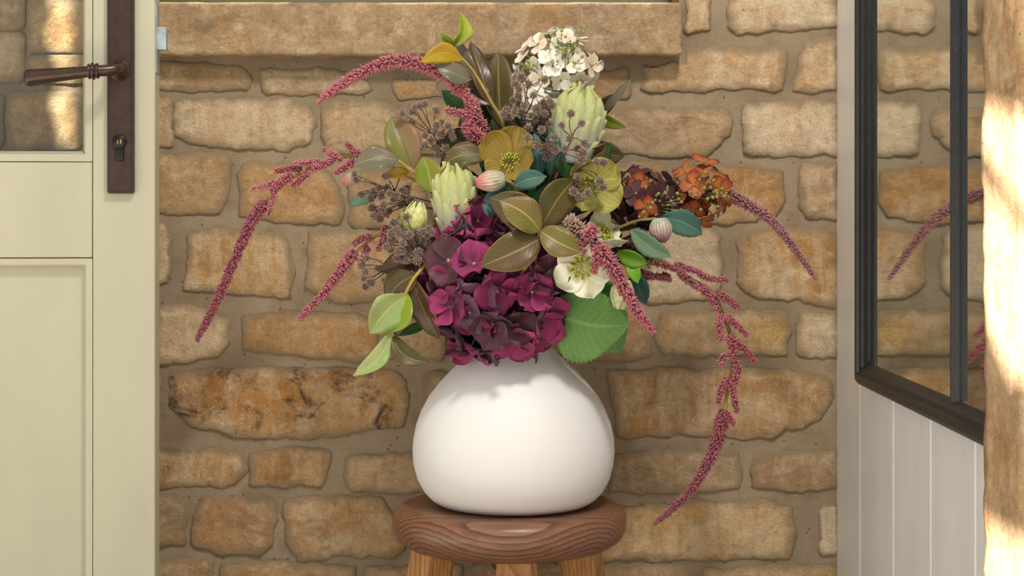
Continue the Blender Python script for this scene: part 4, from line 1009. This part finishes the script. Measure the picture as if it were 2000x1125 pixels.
tassel(a4, [(1160, 474, -.135), (1192, 515, -.14), (1222, 570, -.14), (1246, 610, -.14), (1277, 650, -.135)], 19, 9, 51, .42)
tassel(a4, [(1168, 478, -.14), (1164, 505, -.145), (1160, 534, -.145)], 11, 7, 52, .25)
tassel(a4, [(1150, 474, -.13), (1125, 446, -.135), (1108, 425, -.135)], 22, 13, 53, .75, col1=(140, 92, 88), col2=(190, 160, 140))
tassel(a4, [(1145, 462, -.14), (1152, 455, -.145), (1162, 444, -.145)], 17, 12, 54, .5)
tassel(a4, [(1128, 470, -.135), (1135, 480, -.138), (1142, 494, -.138)], 12, 7, 55, .5, col1=(150, 80, 88))
a5 = plant('amaranth', 'amaranth stem with one plain tassel arching right beyond the orange hydrangea', 'flower', AG)
stem(a5, [(1080, 470, 0.03), (1260, 390, 0.045), (1400, 372, .045), (1450, 394, .045)], 4, M_STEM, 30, 2.5)
tassel(a5, [(1408, 372, .045), (1450, 394, .045), (1500, 424, .045), (1540, 470, .045), (1594, 545, .045)], 16, 7, 61, .45, col0=(112, 34, 56), col1=(152, 64, 84), col2=(204, 150, 146))
a6 = plant('amaranth', 'longest amaranth stem trailing down on the right past the stool seat', 'flower', AG)
stem(a6, [(1090, 520, 0.0), (1200, 510, 0.0), (1300, 518, .0), (1350, 546, .0), (1392, 572, .0), (1412, 616, .0), (1428, 660, .0), (1430, 710, .0), (1420, 770, .0), (1414, 815, .0)], 5.5, M_STEMY, 60, 3)
tassel(a6, [(1414, 800, .0), (1405, 845, .0), (1382, 905, .0), (1340, 968, .005), (1278, 1024, .01)], 17, 7, 71, .15, col1=(150, 50, 74), col2=(206, 130, 130))
for i, (p, rr, pl) in enumerate([([(1310, 540, .0), (1280, 540, .0), (1240, 545, -.01)], 9, .3), ([(1250, 530, -.02), (1280, 540, -.02), (1312, 548, -.02)], 8, .45), ([(1272, 508, -.01), (1300, 518, -.01), (1330, 530, -.01)], 11, .4), ([(1318, 516, -.005), (1342, 524, -.005), (1368, 532, -.005)], 10, .45),
        ([(1362, 534, -.005), (1390, 544, -.005), (1422, 547, -.01)], 9, .35), ([(1324, 530, -.01), (1345, 548, -.012), (1368, 566, -.012)], 11, .55), ([(1366, 556, -.01), (1388, 580, -.01), (1402, 606, -.01)], 12, .4),
        ([(1398, 572, -.01), (1420, 584, -.012), (1444, 602, -.012)], 11, .1), ([(1412, 612, -.01), (1404, 635, -.012), (1408, 668, -.012)], 12, .65), ([(1414, 618, -.01), (1436, 632, -.01), (1460, 656, -.01)], 10, .25),
        ([(1424, 652, -.01), (1432, 676, -.012), (1430, 706, -.012)], 13, .25), ([(1434, 664, -.01), (1455, 684, -.01), (1478, 710, -.01)], 10, .2), ([(1420, 690, -.01), (1408, 706, -.01), (1412, 716, -.01)], 10, .75), ([(1436, 702, -.01), (1440, 724, -.01), (1434, 752, -.01)], 11, .3),
        ([(1424, 738, -.01), (1410, 758, -.01), (1402, 788, -.01)], 11, .3), ([(1430, 752, -.01), (1434, 776, -.012), (1440, 806, -.012)], 9, .25), ([(1416, 806, -.01), (1424, 816, -.01), (1434, 830, -.01)], 9, .1)]):
    tassel(a6, p, rr, rr * .65, 80 + i, pl)

# ---- protea buds
def protea(root, b, tp, Y0, Y1, rad, rows=7, per=7, seed=1, tint=(1, 1, 1)):
    rg = random.Random(seed); B, T = PT(*b, Y0), PT(*tp, Y1); A = T - B; L = A.length; ax = A.normalized()
    U = (CAMDIR - ax * CAMDIR.dot(ax)).normalized(); Wv = ax.cross(U); k = 1 / 1500
    def R(t): t = max(0, min(1.0, t)); return rad * k * (0.42 + 0.58 * math.sin(PI * min(1, t * .62 + .16))) * (1 if t < .72 else math.sqrt(max(.02, 1 - ((t - .72) / .29) ** 2)))
    top, mid, low = lin((196, 196, 96)), lin((178, 186, 126)), lin((176, 172, 172))
    prof = [(t / 14, R(t / 14) * .9) for t in range(15)]
    V = []; Fc = []; n = 18
    for t_, r in prof:
        for q in range(n): g = 2 * PI * q / n; V.append(B + ax * (t_ * L) + (U * math.cos(g) + Wv * math.sin(g)) * r)
    for i in range(14):
        for q in range(n): Fc.append((i * n + q, i * n + (q + 1) % n, (i + 1) * n + (q + 1) % n, (i + 1) * n + q))
    Fc.append(tuple(14 * n + q for q in range(n)))
    obj('bud_core', V, Fc, M_BRACT, root, cols=[lin((150, 158, 86))] * len(V))
    for j in range(rows):
        t0 = j / rows * .78 - .04; ln = .44 if j else .34
        for q in range(per):
            f0 = (q + (.5 if j % 2 else 0)) * 2 * PI / per + rg.uniform(-.08, .08); hw_ = 2 * PI / per * .60; nn, mm = 7, 6
            V = []; Fc = []; C = []; tt = t0 + ln * rg.uniform(.92, 1.08); op = rg.uniform(.0, .05)
            for i in range(nn + 1):
                s = i / nn; t_ = t0 + (tt - t0) * s; wf = max(.02, 1 - s ** 2.0) ** .85
                for h in range(mm + 1):
                    u = h / mm * 2 - 1; g = f0 + u * hw_ * wf
                    r = R(t_) * (0.96 + .05 * (rows - j) / rows) + rad * k * (.15 * (1 - u * u) * (1 - .5 * s) + (.20 + op) * s * s * (1 - .5 * abs(u)) )
                    V.append(B + ax * (t_ * L) + (U * math.cos(g) + Wv * math.sin(g)) * r)
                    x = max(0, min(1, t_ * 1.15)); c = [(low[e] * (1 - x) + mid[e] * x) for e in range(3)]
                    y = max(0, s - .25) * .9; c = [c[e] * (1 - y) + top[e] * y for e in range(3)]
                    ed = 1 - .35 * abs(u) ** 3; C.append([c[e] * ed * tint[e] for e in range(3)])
            for i in range(nn):
                for h in range(mm): a = i * (mm + 1) + h; Fc.append((a, a + 1, a + mm + 2, a + mm + 1))
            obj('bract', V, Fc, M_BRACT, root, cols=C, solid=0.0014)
p1 = plant('protea_bud', 'pale green closed protea bud standing left of centre above the purple hydrangea', 'flower', 'protea buds in the bouquet')
stem(p1, [(940, 540, -0.03), (893, 462, -0.06)], 6, M_STEM, 14)
protea(p1, (896, 462), (884, 322), -0.065, -0.075, 36, 6, 6, 3)
p2 = plant('protea_bud', 'larger pale green protea bud below the white hydrangea at the upper right', 'flower', 'protea buds in the bouquet')
stem(p2, [(1050, 480, -0.0), (1110, 312, -0.03)], 6, M_STEM, 18)
protea(p2, (1112, 318), (1138, 176), -0.035, -0.025, 45, 6, 7, 5)

# ---- hellebores
def hellebore(root, c, Y, nrm, rad, mat, seed=1, cup=.25, cent=((206, 204, 60), (150, 170, 50)), spin=0.0, petals=5, sizes=None, npist=5, stam=True, starm=1.0, wide=.95):
    rg = random.Random(seed); C = PT(*c, Y); k = 1 / 1500; N = Vector(nrm).normalized()
    a = Vector((0, 0, 1)); X = (a - N * a.dot(N)).normalized(); Yv = N.cross(X)
    for q in range(petals):
        g = spin + q * 2 * PI / petals + rg.uniform(-.1, .1); d = X * math.cos(g) + Yv * math.sin(g); sd = N.cross(d)
        Rr = rad * k * (sizes[q] if sizes else rg.uniform(.92, 1.08)); n, m = 10, 8; V = []; UV = []; Fc = []; ph = rg.uniform(0, 6); cu = cup * rg.uniform(.6, 1.4)
        for i in range(n + 1):
            s = 1 - (1 - i / n) ** 1.7; w = Rr * wide * .5 * (max(.12, math.sin(PI / 2 * s / .58)) ** .8 if s < .58 else max(.06, math.sqrt(max(0, 1 - ((s - .58) / .425) ** 2))))
            for h in range(m + 1):
                u = h / m * 2 - 1
                z = cu * Rr * (s ** 1.6) + .16 * Rr * u * u * s + .03 * Rr * math.sin(u * 4 + s * 6 + ph) * s + (q % 2) * .0012
                V.append(C + d * (Rr * s * (1 - .06 * u * u)) + sd * (u * w) + N * z); UV.append((h / m, s))
        for i in range(n):
            for h in range(m): b = i * (m + 1) + h; Fc.append((b, b + 1, b + m + 2, b + m + 1))
        o = obj('petal', V, Fc, mat, root, uvs=UV, solid=0.0005); o.color = (1, 1, 1, 1)
    V = []; Fc = []; Cc = []; c0, c1 = lin(cent[0]), lin(cent[1])
    for q in range(46):
        g = q * 2.39996; rr = rad * k * (.08 + .30 * math.sqrt(q / 46)) * starm; d = X * math.cos(g) + Yv * math.sin(g)
        b = C + d * rr * .45; e = C + d * rr * rg.uniform(.9, 1.15) + N * rad * k * rg.uniform(.16, .34) * (1.15 - q / 60)
        v, f = tube_vf([b, b.lerp(e, .6) + N * .0008, e], [.0004, .0004, .0005], 4); o = len(V); V += v; Fc += [tuple(i + o for i in x) for x in f]; Cc += [c1] * len(v)
        v, f = ball(e, .0011 * rg.uniform(.8, 1.3), 5, 3); o = len(V); V += v; Fc += [tuple(i + o for i in x) for x in f]; Cc += [c0] * len(v)
    obj('stamens', V, Fc, M_STAMEN, root, cols=Cc)
    V = []; Fc = []; Cc = []
    for q in range(10):
        g = q * 2 * PI / 10; d = X * math.cos(g) + Yv * math.sin(g)
        v, f = tube_vf([C + d * rad * k * .16, C + d * rad * k * .30 + N * .0018, C + d * rad * k * .36 + N * .004], [.0014, .0019, .0011], 6)
        o = len(V); V += v; Fc += [tuple(i + o for i in x) for x in f]; Cc += [lin((118, 146, 46))] * len(v)
    obj('nectaries', V, Fc, M_STAMEN, root, cols=Cc)
M_HGOLD = petal_mat('gold_hellebore_petal', (134, 112, 50), (150, 126, 46), (116, 62, 46), 0.5, veins=.45)
M_HOLIVE = petal_mat('olive_hellebore_petal', (150, 140, 62), (164, 158, 74), (128, 92, 62), 0.5, veins=.4)
M_HWHITE = petal_mat('cream_hellebore_petal', (212, 214, 112), (232, 230, 200), (220, 218, 170), 0.5, (0.1, 0.6), .1)
HG = 'hellebores in the bouquet'
h1 = plant('hellebore', 'golden hellebore bloom with red veins in the middle of the bouquet', 'flower', HG)
stem(h1, [(1000, 480, -.05), (998, 330, -.085)], 3.5, M_STEM, 20)
hellebore(h1, (996, 318), -.095, (-.1, -1, .25), 55, M_HGOLD, 2, .5, spin=-.35, wide=1.12, sizes=[1.2, 1.1, .9, .75, .85])
h2 = plant('hellebore', 'olive green hellebore bloom facing right, beside the maroon hydrangea', 'flower', HG)
stem(h2, [(1060, 480, -.04), (1150, 375, -.06)], 3.5, M_STEM, 20)
hellebore(h2, (1150, 364), -.075, (.2, -1, .1), 58, M_HOLIVE, 5, .22, cent=((196, 190, 60), (96, 120, 40)), spin=.35, wide=1.12, sizes=[.9, .75, .9, 1.15, 1.1])
h3 = plant('hellebore', 'cream white hellebore bloom above the large green leaf', 'flower', HG)
stem(h3, [(1060, 560, -.07), (1132, 530, -.10)], 3.5, M_STEM, 20)
hellebore(h3, (1138, 522), -.115, (-.12, -1, .12), 62, M_HWHITE, 9, .16, cent=((226, 214, 60), (206, 200, 60)), spin=.9, wide=1.05, sizes=[.85, .95, 1.0, 1.0, .8])
h4 = plant('hellebore', 'half hidden pale hellebore with spiky yellow stamens below the olive hellebore', 'flower', HG)
stem(h4, [(1070, 520, -.03), (1170, 460, -.06)], 3.5, M_STEM, 20)
hellebore(h4, (1176, 458), -.072, (.55, -.5, .6), 42, M_HWHITE, 12, .1, cent=((214, 200, 40), (196, 196, 50)), starm=1.5)
leaf(h4, LM['cream'], (1150, 474), (1228, 470), 26, -.08, -.085, 3, .9)
leaf(h4, LM['cream'], (1160, 440), (1190, 412), 44, -.06, -.055, 4, 0.1)
def bud(root, b, tp, Y, rad, c_base, c_mid, c_tip, pleat=9, seed=1, name='bud_petals', dark=(90, 70, 70)):
    B, T = PT(*b, Y), PT(*tp, Y); A = T - B; L = A.length; ax = A.normalized(); U = (CAMDIR - ax * CAMDIR.dot(ax)).normalized(); Wv = ax.cross(U); k = 1 / 1500
    V = []; Fc = []; C = []; n = 114; m = 16; cb, cm, ct, cd = lin(c_base), lin(c_mid), lin(c_tip), lin(dark)
    for i in range(m + 1):
        s = i / m; r = rad * k * (math.sin(PI * min(1, (s * .84 + .10)))) ** .62 * (1 - .15 * s)
        for q in range(n):
            g = 2 * PI * q / n; pl = math.sin(g * pleat + s * 2.2); rr = r * (1 + .03 * pl * (.4 + s) + .05 * math.sin(g * 3 + s * 5) * s)
            V.append(B + ax * (s * L) + (U * math.cos(g) + Wv * math.sin(g)) * rr)
            x = s * 2; c = [cb[e] * (1 - x) + cm[e] * x for e in range(3)] if x < 1 else [cm[e] * (2 - x) + ct[e] * (x - 1) for e in range(3)]
            z = max(0, -pl) * .5; C.append([c[e] * (1 - z) + cd[e] * z for e in range(3)])
    for i in range(m):
        for q in range(n): Fc.append((i * n + q, i * n + (q + 1) % n, (i + 1) * n + (q + 1) % n, (i + 1) * n + q))
    Fc.append(tuple(m * n + q for q in range(n)))
    obj(name, V, Fc, M_BUD, root, cols=C)
BG = 'flower buds in the bouquet'
b1 = plant('hellebore_bud', 'pink and green striped bud with teal leaves at the centre of the bouquet', 'flower bud', BG)
stem(b1, [(1010, 480, -.08), (1010, 385, -.11), (1000, 358, -.12), (980, 352, -.12)], 4, M_STEM, 26)
bud(b1, (986, 350), (930, 358), -.12, 21, (168, 176, 146), (206, 186, 158), (204, 92, 92), 17)
leaf(b1, LM['teal'], (1004, 362), (1068, 344), 38, -.125, -.13, 6, .2, serr=7, curve=-5)
leaf(b1, LM['tealdark'], (1002, 380), (944, 392), 44, -.11, -.12, 6, .3, serr=8)
leaf(b1, LM['tealdark'], (966, 420), (942, 400), 26, -.115, -.12, 6, .3, serr=5)
leaf(b1, LM['teal'], (1044, 300), (1044, 260), 24, -.07, -.06, 4, .3, serr=5)
b2 = plant('hellebore_bud', 'pink-tipped bud with two grey-green leaves hanging under the orange hydrangea', 'flower bud', BG)
stem(b2, [(1090, 510, -.02), (1220, 440, -.06), (1270, 428, -.07), (1288, 428, -.07)], 3.5, M_STEM, 26)
bud(b2, (1289, 426), (1293, 474), -.075, 23, (178, 192, 164), (206, 176, 168), (158, 62, 92), 19)
leaf(b2, LM['teal'], (1290, 424), (1372, 458), 52, -.065, -.055, 6, .15, serr=7, curve=-8)
leaf(b2, LM['sage'], (1232, 448), (1312, 502), 40, -.075, -.085, 6, .2, serr=6, curve=6)
b3 = plant('hellebore_bud', 'small pink bud with a pale green leaf at the far left of the seed heads', 'flower bud', BG)
stem(b3, [(930, 470, 0.0), (790, 385, -.01), (712, 352, -.02)], 3, M_STEM, 26)
bud(b3, (704, 343), (668, 357), -.02, 14, (150, 162, 118), (186, 160, 130), (190, 80, 76), 15)
leaf(b3, LM['sage'], (740, 376), (680, 402), 28, -.01, -.01, 4, .3, serr=6)
def closed_bud(root, b, tp, Y, rad, seed, cols=((182, 190, 90), (216, 214, 150))):
    rg = random.Random(seed); c0, c1 = lin(cols[0]), lin(cols[1])
    B, T = PT(*b, Y), PT(*tp, Y); A = T - B; L = A.length; ax = A.normalized(); U = (CAMDIR - ax * CAMDIR.dot(ax)).normalized(); Wv = ax.cross(U); k = 1 / 1500
    for q in range(6):
        f0 = q * 2 * PI / 6 + .3; V = []; Fc = []; C = []; out = .0 if q % 2 else .12
        for i in range(9):
            s = i / 8; r = rad * k * (math.sin(PI * min(1, s * .72 + .16)) + out * s); wf = max(.04, 1 - s ** 3) ** .6
            for h in range(7):
                u = h / 6 * 2 - 1; g = f0 + u * .75 * wf; V.append(B + ax * (s * L) + (U * math.cos(g) + Wv * math.sin(g)) * r * (1 + .08 * (1 - u * u))); C.append([c0[e] * (1 - s) + c1[e] * s for e in range(3)])
        for i in range(8):
            for h in range(6): a = i * 7 + h; Fc.append((a, a + 1, a + 8, a + 7))
        obj('petal', V, Fc, M_BUD, root, cols=C, solid=0.0006)
b4 = plant('hellebore_bud', 'pale yellow-green closed bud among the brown seed heads on the left', 'flower bud', BG)
stem(b4, [(930, 500, -.02), (840, 470, -.05), (812, 452, -.06)], 3.5, M_STEM, 20)
closed_bud(b4, (806, 458), (818, 394), -.065, 21, 3)
leaf(b4, LM['bright'], (808, 450), (782, 412), 22, -.06, -.06, 4, .2)
leaf(b4, LM['cream'], (806, 452), (782, 480), 22, -.06, -.065, 4, .5)
b5 = plant('hellebore_bud', 'small cream bud pointing down behind the hanging pink tassel', 'flower bud', BG)
stem(b5, [(1100, 540, -.06), (1190, 530, -.085), (1222, 545, -.095)], 3, M_STEM, 20)
closed_bud(b5, (1220, 546), (1208, 604), -.10, 20, 6, ((196, 200, 120), (222, 220, 170)))

# ---- brown seed-head sprays
def seed_mesh(seed):
    rg = random.Random(seed); V, Fc = ball(Vector((0, 0, 0)), .62, 8, 5); C = [lin((96, 74, 64))] * len(V); n = 60
    for i in range(n):
        z = 1 - 2 * (i + .5) / n; a = i * 2.39996; r = math.sqrt(1 - z * z); d = Vector((r * math.cos(a), r * math.sin(a), z))
        d = (d + Vector([rg.uniform(-.15, .15) for _ in range(3)])).normalized(); e = d.orthogonal().normalized(); h = d.cross(e); o = len(V); w = .085
        ln = rg.uniform(.85, 1.12)
        V += [d * .5 + e * w, d * .5 - e * w * .5 + h * w, d * .5 - e * w * .5 - h * w, d * ln + e * w * .9, d * ln - e * w * .45 + h * w * .9, d * ln - e * w * .45 - h * w * .9]
        tip = [v * rg.uniform(.75, 1.2) for v in lin((186, 162, 142))]; C += [lin((90, 68, 60))] * 3 + [tip] * 3
        Fc += [(o, o + 1, o + 4, o + 3), (o + 1, o + 2, o + 5, o + 4), (o + 2, o, o + 3, o + 5), (o + 3, o + 4, o + 5)]
    m = mesh(V, Fc, None, C, False, 'seed_head'); m.materials.append(M_SEED); return m
SEEDS = [seed_mesh(i) for i in range(3)]
rs = random.Random(77)
def spray(label, clusters, Yroot=-.01, via=(1000, 470)):
    root = plant('seed_head_spray', label, 'seed heads', 'brown seed-head sprays in the bouquet'); L0 = root.location; parts = []
    for hub, Yh, heads in clusters:
        H = PT(*hub, Yh); P = spline([MOUTH + Vector((rs.uniform(-.02, .02), rs.uniform(-.02, .02), .01)), PT(*via, Yroot), H], 16); parts.append(tube_vf(P, .0011, 5))
        for hd in heads:
            p = PT(hd[0], hd[1], Yh + rs.uniform(-.014, .010) - (.008 if len(hd) < 3 else 0)); mid = H.lerp(p, .55) + Vector((rs.uniform(-.004, .004), 0, rs.uniform(-.002, .005)))
            parts.append(tube_vf(spline([H, mid, p], 6), [.0009, .0008, .0008, .0007, .0007, .0006], 4))
            o = link('seed_head', rs.choice(SEEDS), None, root); o.location = p - L0; o.rotation_euler = [rs.uniform(0, 6) for _ in range(3)]
            o.scale = ((hd[2] if len(hd) > 2 else rs.uniform(8.0, 10.0)) / 1500,) * 3
    v, f = join(parts); obj('twigs', v, f, M_TWIG, root)
def blob(c, sx, sy, n, seed):
    rg = random.Random(seed); return [(c[0] + rg.uniform(-1, 1) * sx, c[1] + rg.uniform(-1, 1) * sy) for _ in range(n)]
spray('brown seed-head spray behind the two-tone leaf at the upper left', [((846, 262), -.03, [(786, 222), (804, 241), (810, 210), (820, 207), (830, 203), (851, 216), (806, 217)]),
   ((862, 300), -.045, [(830, 264), (828, 285, 10), (842, 275, 10), (852, 244), (862, 240), (874, 246), (880, 256), (850, 256), (862, 262), (870, 290), (856, 300), (866, 306), (850, 290), (884, 268)])], via=(930, 420))
spray('grey-brown seed-head spray in front of the white hydrangea', [((1026, 225), -.05, [(1018, 150), (1033, 164), (1006, 164), (1013, 174), (1064, 156), (1042, 186), (1012, 202), (1003, 196)]), ((1020, 262), -.055, [(990, 216), (994, 228), (984, 222), (1024, 206), (1020, 220), (1012, 188)]),
   ((1058, 250), -.05, [(1048, 212), (1062, 200), (1074, 198), (1070, 210), (1060, 214), (1072, 224), (1046, 232), (1078, 206), (1064, 222), (1072, 242), (986, 268)])], via=(1010, 420))
spray('pale seed-head spray across the larger protea bud and the gap below', [((1118, 268), -.10, [(1115, 222), (1136, 241), (1097, 244), (1112, 271, 9), (1142, 280)]), ((1090, 300), -.095, [(1032, 251, 9), (1058, 253, 9), (1030, 270), (1034, 290, 10), (1050, 284, 10), (1066, 288, 10), (1078, 288, 9), (1085, 292), (1069, 306, 10), (1082, 268), (1104, 291), (1128, 290), (1138, 298), (1136, 312)]),
   ((1130, 330), -.10, [(1165, 316), (1179, 318), (1172, 354, 10), (1178, 366), (1128, 345), (1122, 366), (1130, 384), (1148, 376), (1120, 374), (1076, 430), (1134, 388)])], -.05, (1050, 430))
spray('loose brown seed-head spray reaching out at the left above the pale bud', [((772, 372), -.02, [(706, 380), (696, 352), (752, 344), (782, 334), (740, 368), (756, 366), (724, 388), (744, 384), (730, 372), (692, 340)]), ((800, 400), -.03, [(726, 406, 10), (746, 408), (730, 422, 10), (742, 428, 9), (760, 412), (770, 388), (774, 380), (762, 378), (786, 372), (794, 376), (772, 436), (750, 400), (782, 400), (802, 392), (796, 368), (812, 398)])], via=(910, 440))
spray('dense brown seed-head spray left of the purple hydrangea', [((820, 500), -.07, blob((802, 470), 40, 24, 26, 5) + blob((800, 500), 26, 14, 10, 6) + [(838, 447), (842, 452), (768, 434, 10), (793, 424), (810, 426), (754, 482)]), ], -.03, (920, 500))
spray('sparse brown seed-head spray beside the dark leaf at the lower left', [((758, 524), -.05, [(716, 504), (738, 524, 9), (714, 530), (710, 544), (724, 552), (714, 560), (752, 548), (706, 518)])], -.03, (880, 500))
